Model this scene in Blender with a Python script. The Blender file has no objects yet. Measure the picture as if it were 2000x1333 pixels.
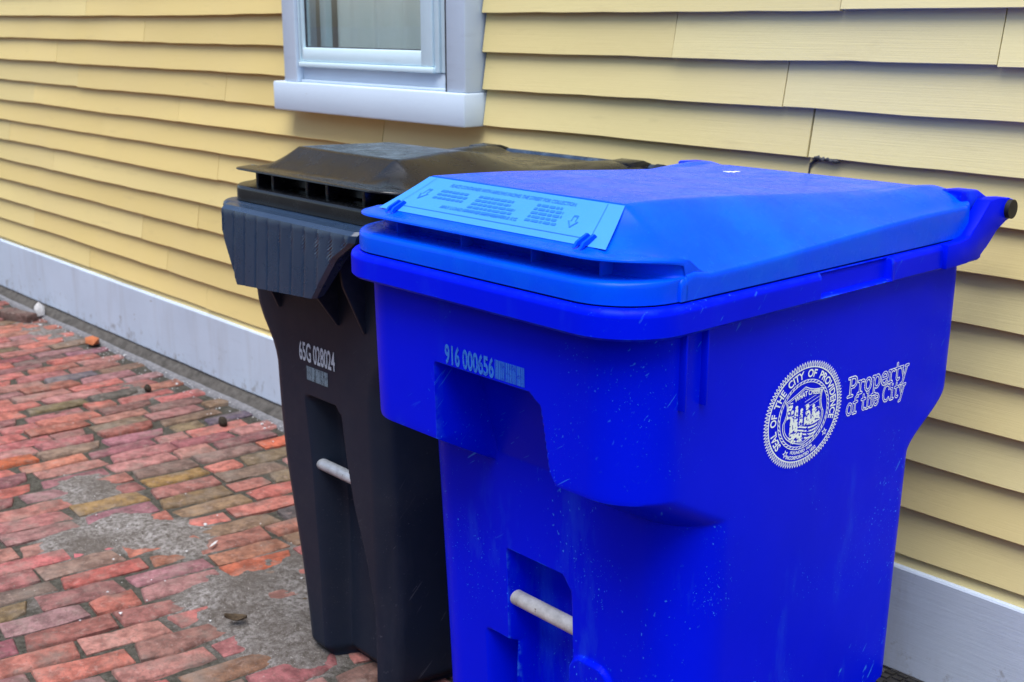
import bpy, bmesh, math, random
import numpy as np
from mathutils import Vector, Matrix

rng = np.random.default_rng(11)
random.seed(5)
S = bpy.context.scene
COL = S.collection
R = math.radians

# ------------------------------------------------------------------ camera
cam_d = bpy.data.cameras.new('camera')
cam = bpy.data.objects.new('camera', cam_d)
COL.objects.link(cam)
cam_d.sensor_width = 36.0
cam_d.lens = 2355.3 / 2000 * 36.0
cam_d.clip_start = 0.05
cam_d.clip_end = 600
cam.location = (0, 0, 1.35)
cam.rotation_euler = (R(90 - 14.895), 0, R(47.928))
cam_d.dof.use_dof = True
cam_d.dof.focus_distance = 1.78
cam_d.dof.aperture_fstop = 9.0
S.camera = cam
S.render.resolution_x, S.render.resolution_y = 1024, 682

# ------------------------------------------------------------------ world, sun, exposure
SUN_EL, SUN_AZ = R(72), R(34)        # azimuth measured from -Y (street side) towards -X
to_sun = Vector((math.sin(SUN_AZ) * math.cos(SUN_EL), -math.cos(SUN_AZ) * math.cos(SUN_EL), math.sin(SUN_EL)))
W = bpy.data.worlds.new('World')
S.world = W
W.use_nodes = True
wn = W.node_tree
sky = wn.nodes.new('ShaderNodeTexSky')
sky.sky_type = 'NISHITA'
sky.sun_disc = False
sky.sun_elevation = SUN_EL
sky.sun_rotation = math.atan2(to_sun.x, to_sun.y)
sky.air_density = 1.0
sky.dust_density = 2.5
sky.ozone_density = 1.0
bg = wn.nodes['Background']
bg.inputs['Strength'].default_value = 0.11
wn.links.new(sky.outputs[0], bg.inputs['Color'])
sun_d = bpy.data.lights.new('sun', 'SUN')
sun_d.energy = 2.0
sun_d.angle = R(50)
sun_d.color = (1.0, 0.995, 0.985)
sun = bpy.data.objects.new('sun', sun_d)
COL.objects.link(sun)
sun.rotation_euler = to_sun.to_track_quat('Z', 'Y').to_euler()
sun.location = (-4, -4, 8)
S.view_settings.view_transform = 'Standard'
S.view_settings.look = 'None'
S.view_settings.gamma = 1.0
S.view_settings.exposure = 1.25
S.view_settings.use_curve_mapping = False
S.render.engine = 'CYCLES'
S.cycles.use_denoising = True
S.cycles.max_bounces = 6

# ------------------------------------------------------------------ helpers
def tag(o, label=None, cat=None, group=None, kind=None):
    if label: o['label'] = label
    if cat: o['category'] = cat
    if group: o['group'] = group
    if kind: o['kind'] = kind
    return o

def empty(name, loc=(0, 0, 0)):
    o = bpy.data.objects.new(name, None)
    o.location = loc
    o.empty_display_size = 0.1
    COL.objects.link(o)
    return o

def mesh_obj(name, verts, faces, mat, parent=None, smooth=True, angle=35, loc=None):
    me = bpy.data.meshes.new(name)
    me.from_pydata([tuple(map(float, v)) for v in verts], [], [tuple(int(i) for i in f) for f in faces])
    me.validate()
    if mat: me.materials.append(mat)
    if smooth:
        me.polygons.foreach_set('use_smooth', [True] * len(me.polygons))
        me.set_sharp_from_angle(angle=R(angle))
    me.update()
    o = bpy.data.objects.new(name, me)
    COL.objects.link(o)
    if parent: o.parent = parent
    if loc is not None: o.location = loc
    return o

def bm_obj(name, bm, mat, parent=None, smooth=False, angle=35):
    me = bpy.data.meshes.new(name)
    bm.to_mesh(me); bm.free()
    if mat: me.materials.append(mat)
    if smooth:
        me.polygons.foreach_set('use_smooth', [True] * len(me.polygons))
        me.set_sharp_from_angle(angle=R(angle))
    o = bpy.data.objects.new(name, me)
    COL.objects.link(o)
    if parent: o.parent = parent
    return o

def box_bm(bm, x0, x1, y0, y1, z0, z1, bevel=0.0, seg=2):
    r = bmesh.ops.create_cube(bm, size=1.0)
    vs = r['verts']
    for v in vs:
        v.co = Vector((x0 if v.co.x < 0 else x1, y0 if v.co.y < 0 else y1, z0 if v.co.z < 0 else z1))
    if bevel:
        es = list({e for v in vs for e in v.link_edges})
        bmesh.ops.bevel(bm, geom=es, offset=bevel, segments=seg, affect='EDGES', profile=0.5)

def box(name, x0, x1, y0, y1, z0, z1, mat, parent=None, bevel=0.003):
    bm = bmesh.new()
    box_bm(bm, x0, x1, y0, y1, z0, z1, bevel)
    return bm_obj(name, bm, mat, parent, smooth=True, angle=40)

def grid_faces(nr, nc, closed=False):
    f = []
    for i in range(nr - 1):
        for j in range(nc if closed else nc - 1):
            k = (j + 1) % nc
            f.append((i * nc + j, i * nc + k, (i + 1) * nc + k, (i + 1) * nc + j))
    return f

def tube(name, a, b, r, mat, parent=None, n=28, ends=True):
    a, b = Vector(a), Vector(b)
    bm = bmesh.new()
    bmesh.ops.create_cone(bm, cap_ends=ends, segments=n, radius1=r, radius2=r, depth=(b - a).length)
    M = Matrix.Translation((a + b) / 2) @ (b - a).to_track_quat('Z', 'Y').to_matrix().to_4x4()
    bmesh.ops.transform(bm, matrix=M, verts=bm.verts)
    return bm_obj(name, bm, mat, parent, smooth=True)

def prism(name, poly, x0, x1, mat, parent=None, bevel=0.003):
    """polygon in (y, z), extruded along x"""
    bm = bmesh.new()
    vs = [bm.verts.new((x0, y, z)) for y, z in poly]
    f = bm.faces.new(vs)
    r = bmesh.ops.extrude_face_region(bm, geom=[f])
    for v in r['geom']:
        if isinstance(v, bmesh.types.BMVert): v.co.x = x1
    bmesh.ops.recalc_face_normals(bm, faces=bm.faces)
    if bevel:
        bmesh.ops.bevel(bm, geom=list(bm.edges), offset=bevel, segments=2, affect='EDGES', profile=0.5)
    return bm_obj(name, bm, mat, parent, smooth=True, angle=40)

def ss(a, b, x):
    t = np.clip((x - a) / (b - a), 0, 1)
    return t * t * (3 - 2 * t)

_tab = np.random.default_rng(3).random((256, 256))
def vnoise(x, y):
    x = np.asarray(x, float); y = np.asarray(y, float)
    xi = np.floor(x).astype(int); yi = np.floor(y).astype(int)
    fx = x - xi; fy = y - yi
    fx = fx * fx * (3 - 2 * fx); fy = fy * fy * (3 - 2 * fy)
    g = lambda a, b: _tab[a % 256, b % 256]
    return (g(xi, yi) * (1 - fx) + g(xi + 1, yi) * fx) * (1 - fy) + (g(xi, yi + 1) * (1 - fx) + g(xi + 1, yi + 1) * fx) * fy
def fbm(x, y, o=4):
    s = 0; a = 0.5; t = 0
    for i in range(o):
        s = s + a * vnoise(x * 2 ** i + 17 * i, y * 2 ** i + 31 * i); t += a; a *= 0.5
    return s / t

# ------------------------------------------------------------------ materials
class NT:
    def __init__(s, name):
        s.m = bpy.data.materials.new(name); s.m.use_nodes = True
        s.t = s.m.node_tree; s.N = s.t.nodes; s.L = s.t.links
        s.p = s.N['Principled BSDF']
        s.tc = s.N.new('ShaderNodeTexCoord')
    def coord(s, scale=(1, 1, 1), rot=(0, 0, 0), out='Object', loc=(0, 0, 0)):
        m = s.N.new('ShaderNodeMapping')
        m.inputs['Scale'].default_value = scale
        m.inputs['Rotation'].default_value = rot
        m.inputs['Location'].default_value = loc
        s.L.new(s.tc.outputs[out], m.inputs['Vector'])
        return m.outputs[0]
    def noise(s, vec, scale, detail=4, rough=0.55, dist=0.0):
        n = s.N.new('ShaderNodeTexNoise')
        n.inputs['Scale'].default_value = scale
        n.inputs['Detail'].default_value = detail
        n.inputs['Roughness'].default_value = rough
        n.inputs['Distortion'].default_value = dist
        s.L.new(vec, n.inputs['Vector'])
        return n.outputs[0]
    def voro(s, vec, scale, feature='F1'):
        n = s.N.new('ShaderNodeTexVoronoi')
        n.feature = feature
        n.inputs['Scale'].default_value = scale
        s.L.new(vec, n.inputs['Vector'])
        return n
    def ramp(s, fac, stops):
        n = s.N.new('ShaderNodeValToRGB')
        cr = n.color_ramp
        while len(cr.elements) < len(stops): cr.elements.new(0.5)
        for e, (p, c) in zip(cr.elements, stops):
            e.position = p
            e.color = (c[0], c[1], c[2], 1) if hasattr(c, '__len__') else (c, c, c, 1)
        s.L.new(fac, n.inputs[0])
        return n.outputs[0]
    def mix(s, fac, a, b, mode='MIX'):
        n = s.N.new('ShaderNodeMix'); n.data_type = 'RGBA'; n.blend_type = mode
        for k, v in ((0, fac), (6, a), (7, b)):
            if hasattr(v, 'is_linked') or hasattr(v, 'links'): s.L.new(v, n.inputs[k])
            elif k == 0: n.inputs[0].default_value = v
            else: n.inputs[k].default_value = (v[0], v[1], v[2], 1)
        return n.outputs[2]
    def math(s, op, a, b=0.0, clamp=False):
        n = s.N.new('ShaderNodeMath'); n.operation = op; n.use_clamp = clamp
        for k, v in ((0, a), (1, b)):
            if hasattr(v, 'links'): s.L.new(v, n.inputs[k])
            else: n.inputs[k].default_value = v
        return n.outputs[0]
    def set(s, key, v):
        i = s.p.inputs[key]
        if hasattr(v, 'links'): s.L.new(v, i)
        elif hasattr(v, '__len__'): i.default_value = (v[0], v[1], v[2], 1)
        else: i.default_value = v
    def bump(s, h, strength=0.2, dist=0.002, prev=None):
        n = s.N.new('ShaderNodeBump')
        n.inputs['Strength'].default_value = strength
        n.inputs['Distance'].default_value = dist
        s.L.new(h, n.inputs['Height'])
        if prev is not None: s.L.new(prev, n.inputs['Normal'])
        s.L.new(n.outputs[0], s.p.inputs['Normal'])
        return n.outputs[0]
    def attr(s, name):
        n = s.N.new('ShaderNodeAttribute'); n.attribute_name = name
        return n.outputs['Color']
    def objcol(s):
        return s.N.new('ShaderNodeObjectInfo').outputs['Color']

def scratches(k, seedrot, scale, thr, stretch=26):
    v = k.coord((scale, scale, scale * 0.9), seedrot)
    w = k.coord((1, 1, 1), seedrot)
    m = k.N.new('ShaderNodeMapping'); m.inputs['Scale'].default_value = (1, stretch, stretch)
    k.L.new(v, m.inputs['Vector'])
    n = k.noise(m.outputs[0], 1.0, 2, 0.5)
    gate = k.noise(v, 0.45, 3, 0.6)
    a = k.ramp(n, [(thr, 0), (thr + 0.03, 1)])
    b = k.ramp(gate, [(0.52, 0), (0.62, 1)])
    return k.math('MULTIPLY', a, b)

def plastic(name, base, pale, rough=(0.3, 0.5), spec=0.35, scr=0.55, dust=None, dustamt=0.0):
    k = NT(name)
    v = k.coord()
    big = k.noise(v, 3.0, 4)
    mid = k.noise(v, 22.0, 5, 0.65)
    col = k.mix(k.ramp(big, [(0.35, 0), (0.75, 1)]), base, tuple(c * 0.86 for c in base))
    s1 = scratches(k, (0.3, 0.5, 0.2), 9, 0.68)
    s2 = scratches(k, (1.2, -0.6, 0.9), 14, 0.69)
    s3 = scratches(k, (-0.5, 1.1, 1.9), 7, 0.69)
    sc = k.math('MAXIMUM', k.math('MAXIMUM', s1, s2), s3)
    spk = k.voro(v, 60.0)
    dots = k.math('MULTIPLY', k.ramp(spk.outputs['Distance'], [(0.05, 1), (0.085, 0)]), k.ramp(k.noise(v, 9.0, 3), [(0.64, 0), (0.70, 1)]))
    geo = k.N.new('ShaderNodeNewGeometry')
    edge = k.math('MULTIPLY', k.ramp(geo.outputs['Pointiness'], [(0.535, 0), (0.60, 1)]), k.ramp(k.noise(v, 34.0, 5, 0.7), [(0.46, 0), (0.60, 1)]))
    smear = k.math('MULTIPLY', k.ramp(k.noise(k.coord((9, 9, 2.2)), 1.0, 6, 0.68), [(0.56, 0), (0.78, 1)]), 0.22)
    sc = k.math('MAXIMUM', k.math('MAXIMUM', k.math('MAXIMUM', sc, dots), k.math('MULTIPLY', edge, 0.8)), smear)
    sx_ = k.N.new('ShaderNodeSeparateXYZ'); k.L.new(v, sx_.inputs[0])
    sc = k.math('MULTIPLY', sc, k.ramp(sx_.outputs[2], [(0.50, 1), (0.80, 0.38)]))
    sc = k.math('MULTIPLY', sc, scr)
    col = k.mix(sc, col, pale)
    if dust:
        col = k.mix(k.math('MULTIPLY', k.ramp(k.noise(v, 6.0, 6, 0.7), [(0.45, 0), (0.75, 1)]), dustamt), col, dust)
    k.set('Base Color', col)
    k.set('Roughness', k.ramp(mid, [(0.3, rough[0]), (0.75, rough[1])]))
    k.set('Specular IOR Level', spec)
    fine = k.noise(v, 700.0, 3)
    b = k.bump(mid, 0.10, 0.002)
    k.bump(fine, 0.06, 0.0006, b)
    return k.m

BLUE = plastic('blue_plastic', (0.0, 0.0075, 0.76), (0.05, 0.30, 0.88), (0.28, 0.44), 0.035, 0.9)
BLUE_SKYLIT = plastic('skylit_blue_plastic', (0.0, 0.064, 0.80), (0.02, 0.30, 0.85), (0.20, 0.34), 0.08, 0.35, (0.0, 0.112, 0.76), 0.6)  # same plastic as the body; sky light on the lid painted in as greener blue
BLUE_PLAIN = plastic('blue_plastic_plain', (0.0, 0.0075, 0.76), (0.04, 0.26, 0.85), (0.30, 0.46), 0.035, 0.0)
PANEL_SKYLIT = plastic('skylit_textured_panel', (0.025, 0.22, 0.72), (0.2, 0.5, 0.85), (0.5, 0.6), 0.5, 0.1)  # lighter cyan base: sky reflection on the front slope painted into the colour
PANEL_INK = plastic('blue_embossing', (0.008, 0.14, 0.70), (0.01, 0.15, 0.7), (0.5, 0.6), 0.3, 0.0)
GREY = plastic('charcoal_plastic', (0.010, 0.016, 0.031), (0.12, 0.13, 0.16), (0.38, 0.52), 0.16, 0.5, (0.022, 0.027, 0.040), 0.5)
GREY_RIM = plastic('slate_plastic', (0.009, 0.024, 0.058), (0.20, 0.30, 0.42), (0.24, 0.36), 0.6, 0.6, (0.022, 0.042, 0.080), 0.6)
BLACK_LID = plastic('black_lid_plastic', (0.005, 0.006, 0.008), (0.10, 0.10, 0.11), (0.16, 0.36), 0.45, 0.3, (0.018, 0.017, 0.018), 0.5)
RUBBER = plastic('black_rubber', (0.012, 0.012, 0.013), (0.06, 0.06, 0.06), (0.55, 0.75), 0.3, 0.3)

def metal_bar(name, base, metallic, rough):
    k = NT(name)
    v = k.coord()
    n = k.noise(v, 28, 6, 0.7)
    col = k.mix(k.ramp(n, [(0.35, 0), (0.62, 1)]), tuple(c * 0.62 for c in base), base)
    col = k.mix(k.ramp(k.noise(v, 90, 4), [(0.66, 0), (0.74, 1)]), col, (0.12, 0.09, 0.06))
    k.set('Base Color', col); k.set('Metallic', metallic); k.set('Roughness', rough)
    k.bump(n, 0.3, 0.002)
    return k.m
BAR = metal_bar('weathered_white_bar', (0.50, 0.50, 0.49), 0.0, 0.38)
GALV = metal_bar('galvanised_bar', (0.42, 0.45, 0.49), 0.25, 0.42)

def paint(name, c, worn, bumpscale=(2, 2, 60), chips=0.0, rough=0.55, chipcol=(0.12, 0.11, 0.10), useobj=False, splash=False):
    k = NT(name)
    v = k.coord((1, 1, 1), out='Object')
    base = k.objcol() if useobj else None
    n1 = k.noise(v, 2.2, 5, 0.6)
    if base is None:
        col = k.mix(k.ramp(n1, [(0.3, 0), (0.75, 1)]), c, worn)
    else:
        col = k.mix(k.math('MULTIPLY', k.ramp(n1, [(0.35, 0), (0.8, 1)]), 0.35), base, worn)
    n2 = k.noise(k.coord((1.5, 1.5, 9)), 3.0, 6, 0.7)
    col = k.mix(k.math('MULTIPLY', k.ramp(n2, [(0.58, 0), (0.80, 1)]), 0.35), col, tuple(x * 0.62 for x in worn))
    if chips:
        ch = k.noise(k.coord((1, 1, 1.6)), 13, 6, 0.72)
        gate = k.noise(v, 1.7, 2)
        f = k.math('MULTIPLY', k.ramp(ch, [(0.66, 0), (0.68, 1)]), k.ramp(gate, [(0.5, 0), (0.6, 1)]))
        col = k.mix(k.math('MULTIPLY', f, chips), col, chipcol)
    if splash:      # mud spatter thrown up from the pavement
        sz = k.N.new('ShaderNodeSeparateXYZ'); k.L.new(v, sz.inputs[0])
        spn = k.noise(k.coord((1, 1, 0.8)), 24, 6, 0.75)
        lim = k.math('ADD', spn, k.math('MULTIPLY', sz.outputs[2], -1.1))
        col = k.mix(k.math('MULTIPLY', k.ramp(lim, [(0.46, 0), (0.56, 1)]), 0.55), col, (0.17, 0.15, 0.13))
        stn = k.noise(k.coord((5, 1, 0.7)), 2.0, 5, 0.65)
        col = k.mix(k.math('MULTIPLY', k.ramp(stn, [(0.5, 0), (0.72, 1)]), 0.30), col, (0.30, 0.30, 0.31))
    k.set('Base Color', col)
    k.set('Roughness', rough)
    k.set('Specular IOR Level', 0.3)
    grain = k.noise(k.coord(bumpscale), 6.0, 6, 0.65)
    lump = k.noise(v, 30, 4)
    b = k.bump(grain, 0.20, 0.0025)
    k.bump(lump, 0.25, 0.002, b)
    return k.m
YELLOW = paint('yellow_clapboard_paint', (0.62, 0.44, 0.14), (0.63, 0.51, 0.25), (0.8, 2, 55), 0.0, 0.5, useobj=True)
SKIRT = paint('pale_grey_skirt_paint', (0.49, 0.58, 0.70), (0.42, 0.50, 0.61), (1.2, 2, 40), 0.9, 0.55, (0.20, 0.19, 0.17), splash=True)
TRIM = paint('white_trim_paint', (0.57, 0.69, 0.82), (0.52, 0.63, 0.75), (30, 4, 3), 0.8, 0.5, (0.25, 0.22, 0.18))
VINYL = paint('white_metal_sash', (0.62, 0.80, 0.88), (0.58, 0.76, 0.86), (2, 2, 2), 0.0, 0.32)
DARKGAP = paint('dark_gap', (0.03, 0.03, 0.04), (0.05, 0.05, 0.06), (2, 2, 2), 0.0, 0.8)
CAULK = paint('old_caulk', (0.05, 0.055, 0.06), (0.10, 0.10, 0.10), (20, 20, 20), 0.0, 0.8)
GLASSY = plastic('dark_pane', (0.02, 0.025, 0.03), (0.03, 0.03, 0.03), (0.03, 0.05), 0.5, 0.0)
ROOM = paint('dim_room_lining', (0.25, 0.25, 0.23), (0.22, 0.22, 0.20), (2, 2, 2), 0.0, 0.8)

def fabric():
    k = NT('curtain_cloth')
    v = k.coord((60, 60, 6))
    n = k.noise(v, 3, 4)
    k.set('Base Color', k.mix(n, (0.68, 0.76, 0.76), (0.82, 0.88, 0.87)))
    k.set('Roughness', 0.9)
    k.bump(n, 0.2, 0.002)
    return k.m
CURTAIN = fabric()

def glass():
    m = bpy.data.materials.new('window_glass'); m.use_nodes = True
    t = m.node_tree; t.nodes.clear()
    out = t.nodes.new('ShaderNodeOutputMaterial'); mx = t.nodes.new('ShaderNodeMixShader')
    tr = t.nodes.new('ShaderNodeBsdfTransparent'); gl = t.nodes.new('ShaderNodeBsdfGlossy')
    fr = t.nodes.new('ShaderNodeLayerWeight'); fr.inputs[0].default_value = 0.22
    tr.inputs[0].default_value = (0.95, 0.98, 0.97, 1); gl.inputs['Roughness'].default_value = 0.02
    t.links.new(fr.outputs[1], mx.inputs[0]); t.links.new(tr.outputs[0], mx.inputs[1]); t.links.new(gl.outputs[0], mx.inputs[2])
    t.links.new(mx.outputs[0], out.inputs[0])
    return m
GLASS = glass()

def brick_mat(name, useattr=False):
    k = NT(name)
    base = k.attr('tint') if useattr else k.objcol()
    v = k.coord((1, 1, 1), out='Object') if useattr else None
    g = k.N.new('ShaderNodeNewGeometry').outputs['Position']
    n1 = k.noise(g, 26, 5, 0.65)
    n2 = k.noise(g, 120, 4, 0.7)
    n3 = k.noise(g, 9, 4, 0.6)
    col = k.mix(k.ramp(n1, [(0.38, 0), (0.62, 1)]), base, (0.48, 0.46, 0.46), 'MULTIPLY')
    col = k.mix(k.math('MULTIPLY', k.ramp(k.noise(g, 38, 6, 0.75, 0.6), [(0.54, 0), (0.66, 1)]), 0.38), col, (0.32, 0.235, 0.21))
    col = k.mix(k.math('MULTIPLY', k.ramp(n2, [(0.54, 0), (0.68, 1)]), 0.7), col, (0.09, 0.065, 0.055))
    col = k.mix(k.math('MULTIPLY', k.ramp(n3, [(0.5, 0), (0.68, 1)]), 0.5), col, (0.17, 0.145, 0.125))
    col = k.mix(k.math('MULTIPLY', k.ramp(k.noise(g, 60, 5, 0.7), [(0.66, 0), (0.74, 1)]), 0.55), col, (0.46, 0.40, 0.38))
    k.set('Base Color', col)
    k.set('Roughness', 0.85)
    k.set('Specular IOR Level', 0.25)
    b = k.bump(n1, 0.7, 0.006)
    k.bump(n2, 0.8, 0.004, b)
    return k.m
BRICK = brick_mat('weathered_brick')
BRICK_FAR = brick_mat('weathered_brick_joined', True)

def dirt():
    k = NT('sandy_dirt')
    g = k.N.new('ShaderNodeNewGeometry').outputs['Position']
    n1 = k.noise(g, 5, 5, 0.6); n2 = k.noise(g, 70, 6, 0.75); n3 = k.noise(g, 240, 3, 0.7)
    col = k.mix(k.ramp(n1, [(0.35, 0), (0.65, 1)]), (0.120, 0.105, 0.095), (0.30, 0.285, 0.28))
    col = k.mix(k.ramp(n2, [(0.40, 0), (0.64, 1)]), (0.075, 0.064, 0.056), col)
    col = k.mix(k.math('MULTIPLY', k.ramp(n3, [(0.60, 0), (0.70, 1)]), 0.8), col, (0.42, 0.40, 0.38))
    soil = k.mix(k.ramp(n2, [(0.38, 0), (0.66, 1)]), (0.030, 0.028, 0.022), (0.085, 0.080, 0.068))
    soil = k.mix(k.math('MULTIPLY', k.ramp(n3, [(0.62, 0), (0.72, 1)]), 0.5), soil, (0.25, 0.24, 0.22))
    col = k.mix(k.attr('sand'), soil, col)
    k.set('Base Color', col); k.set('Roughness', 0.95); k.set('Specular IOR Level', 0.15)
    b = k.bump(n2, 0.8, 0.006)
    k.bump(n3, 0.6, 0.003, b)
    return k.m
DIRT = dirt()

def rough_mat(name, a, b_, scale=20):
    k = NT(name)
    g = k.N.new('ShaderNodeNewGeometry').outputs['Position']
    n = k.noise(g, scale, 6, 0.7)
    k.set('Base Color', k.mix(k.ramp(n, [(0.35, 0), (0.65, 1)]), a, b_))
    k.set('Roughness', 0.92); k.set('Specular IOR Level', 0.2)
    k.bump(n, 0.8, 0.006)
    return k.m
MORTAR = rough_mat('old_mortar', (0.045, 0.042, 0.038), (0.105, 0.098, 0.09), 30)
MORTAR_PALE = rough_mat('pale_mortar', (0.11, 0.11, 0.115), (0.20, 0.20, 0.215), 60)
ASPHALT = rough_mat('asphalt', (0.045, 0.045, 0.045), (0.06, 0.06, 0.06), 40)
CLOD = rough_mat('dark_clod', (0.018, 0.014, 0.010), (0.05, 0.04, 0.03), 90)
LEAF = rough_mat('dead_leaf', (0.055, 0.040, 0.028), (0.11, 0.08, 0.05), 80)
CHIP = rough_mat('orange_brick_chip', (0.34, 0.10, 0.04), (0.42, 0.15, 0.07), 60)
PALE = rough_mat('pale_stone', (0.40, 0.40, 0.40), (0.55, 0.55, 0.56), 60)

def ink(name, c, wear=0.5, wscale=60, thr=0.5):
    k = NT(name)
    v = k.coord()
    n = k.noise(v, wscale, 5, 0.7)
    k.set('Base Color', c); k.set('Roughness', 0.5); k.set('Specular IOR Level', 0.3)
    k.set('Alpha', k.ramp(n, [(thr - 0.16, 1 - wear), (thr, 1)]))
    return k.m
INK_WHITE = ink('white_print', (0.78, 0.90, 0.92), 0.30, 55, 0.44)
INK_FADED = ink('faded_blue_print', (0.02, 0.17, 0.70), 0.6, 90, 0.5)
INK_GREY = ink('grey_white_print', (0.42, 0.50, 0.58), 0.3, 110, 0.45)
INK_WORN = ink('worn_grey_print', (0.20, 0.30, 0.37), 0.6, 90, 0.5)

# ------------------------------------------------------------------ ground, road, pavement
ground = mesh_obj('ground', [(-220, -220, -0.06), (220, -220, -0.06), (220, 220, -0.06), (-220, 220, -0.06)], [(0, 1, 2, 3)], MORTAR, smooth=False)
tag(ground, 'bare ground around the house', None, None, 'structure')
road = mesh_obj('road', [(-120, -12, -0.05), (120, -12, -0.05), (120, -1.25, -0.05), (-120, -1.25, -0.05)], [(0, 1, 2, 3)], ASPHALT, smooth=False)
tag(road, 'asphalt street in front of the brick pavement', None, None, 'structure')

WALL_Y = 2.108

# brick pavement: bricks laid on edge in rows that run out from the wall
pav = empty('brick_pavement', (-3, 1.2, 0))
tag(pav, 'worn red brick pavement along the foot of the house wall', None, None, 'structure')

def brick_mesh(seed, L=0.203, Wd=0.062, broken=False):
    r = np.random.default_rng(seed)
    hx, hy = L / 2, Wd / 2
    base = [(-hx, -hy), (-hx * 0.4, -hy), (hx * 0.35, -hy), (hx, -hy), (hx, hy), (hx * 0.4, hy), (-hx * 0.3, hy), (-hx, hy)]
    base = np.array(base) + r.normal(0, 0.0032, (8, 2))
    c = r.integers(0, 4)
    base[[0, 3, 4, 7][c]] *= (1 - r.uniform(0.03, 0.10), 1 - r.uniform(0.05, 0.25))
    if broken:
        base[3] *= (0.80, 0.6); base[4] *= (0.93, 0.8)
    top_in = base * (1 - np.array([0.0045 / hx, 0.0045 / hy]))
    v = [(x, y, -0.045) for x, y in base] + [(x, y, -0.004) for x, y in base] + [(x, y, r.normal(0, 0.0008)) for x, y in top_in]
    f = []
    for i in range(8):
        j = (i + 1) % 8
        f += [(i, j, 8 + j, 8 + i), (8 + i, 8 + j, 16 + j, 16 + i)]
    f.append(tuple(range(16, 24)))
    me = bpy.data.meshes.new('brick')
    me.from_pydata(v, [], f)
    me.materials.append(BRICK)
    me.polygons.foreach_set('use_smooth', [True] * len(me.polygons))
    me.set_sharp_from_angle(angle=R(50))
    me.update()
    return me, v, f
BRICKS = [brick_mesh(i, broken=(i in (3, 8))) for i in range(11)]

PALETTE = [((0.39, 0.145, 0.120), 5), ((0.44, 0.165, 0.125), 4), ((0.31, 0.135, 0.125), 4), ((0.29, 0.160, 0.165), 3),
           ((0.36, 0.190, 0.165), 4), ((0.21, 0.110, 0.100), 2), ((0.21, 0.160, 0.120), 1.2), ((0.105, 0.108, 0.120), 0.6), ((0.30, 0.20, 0.07), 0.15)]
OLIVE = [((0.17, 0.135, 0.09), 3), ((0.22, 0.16, 0.11), 3), ((0.30, 0.14, 0.10), 2), ((0.15, 0.12, 0.085), 2), ((0.28, 0.12, 0.10), 1), ((0.11, 0.095, 0.085), 1), ((0.30, 0.21, 0.08), 0.25), ((0.45, 0.14, 0.07), 0.5)]
def pick(pal, r):
    w = np.array([p[1] for p in pal], float); w /= w.sum()
    c = np.array(pal[r.choice(len(pal), p=w)][0])
    return np.clip(c * np.array((0.92, 0.82, 0.83)) * r.uniform(0.80, 1.15) + r.normal(0, 0.008, 3), 0.02, 0.7)

cM = np.array(cam.rotation_euler.to_matrix())
def project(p):
    d = cM.T @ (np.array(p) - np.array([0, 0, 1.35]))
    if d[2] > -0.05: return None
    return np.array([1000 + 2355.3 * d[0] / -d[2], 666.5 - 2355.3 * d[1] / -d[2], -d[2]])

def row_map(s, t):
    """row coordinate t (across), s (along, from the wall outwards) -> x, y"""
    ang = math.radians(np.interp(t, [-6.5, -4.6, -3.3, -2.4, -1.0], [0.0, 1.0, 4.5, 9.5, 10.0]))
    y = s
    return t + math.tan(ang) * (y - 1.35) + 0.012 * (vnoise(s * 2.1, t * 3.0) - 0.5), y, -ang

cands = []
t = -6.75
irow = 0
while t < 0.9:
    s = 2.10 - (0.0 if irow % 2 else 0.107) - rng.uniform(0, 0.03)
    first = True
    while s > -1.1:
        half = rng.random() < 0.10
        Lb = 0.205 * (rng.uniform(0.45, 0.6) if half else rng.uniform(0.93, 1.06))
        sc = s - Lb / 2
        x, y, a = row_map(sc, t)
        if y < 2.05:
            cands.append((x, y, a, Lb))
        s -= Lb + rng.uniform(0.007, 0.017)
    t += (0.0905 if t > -3.6 else 0.082) + rng.normal(0, 0.0016)
    irow += 1

def visible(px):
    if px is None: return False
    u, v = px[0], px[1]
    if u < -60 or u > 790 or v > 1380 or v < 540: return False
    left = np.interp(v, [540, 690, 1285, 1400], [505, 545, 622, 640])
    if u > left + 20 and not (v > 1262 and u < 770): return False
    return True
vis, rest = [], []
for c in cands:
    px = project((c[0], c[1], 0))
    (vis if visible(px) else rest).append((c, px))
vis.sort(key=lambda q: q[1][2])
indiv = vis[:300]; rest = [q[0] for q in rest] + [q[0] for q in vis[300:]]

def brick_params(c):
    x, y, a, Lb = c
    r = rng
    p_ol = 0.0
    d = 2.1 - y
    if x > -3.6 and d < 1.0 and x < -2.2: p_ol = 0.62 * (1 - ss(0.6, 1.0, d)) * ss(-3.7, -3.2, x)
    if x < -4.2: p_ol = max(p_ol, 0.22)
    p_ol = max(p_ol, 0.10)
    col = pick(OLIVE if r.random() < p_ol else PALETTE, r)
    z = r.normal(0, 0.0018)
    return col, z, r.normal(0, 0.016), r.normal(0, 0.012), r.normal(0, 0.014), r.integers(0, 11), r.uniform(1.14, 1.29) if x > -3.6 else r.uniform(1.06, 1.18)

for c, px in indiv:
    col, z, tx, ty, tz, k, ws = brick_params(c)
    o = bpy.data.objects.new('brick', BRICKS[k][0])
    o.location = (c[0] + 3, c[1] - 1.2, z)
    o.rotation_euler = (tx, ty, c[2] + math.pi / 2 + tz)
    o.scale = (c[3] / 0.203, ws, 1)
    o.color = (*col, 1)
    o.parent = pav
    COL.objects.link(o)

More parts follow.
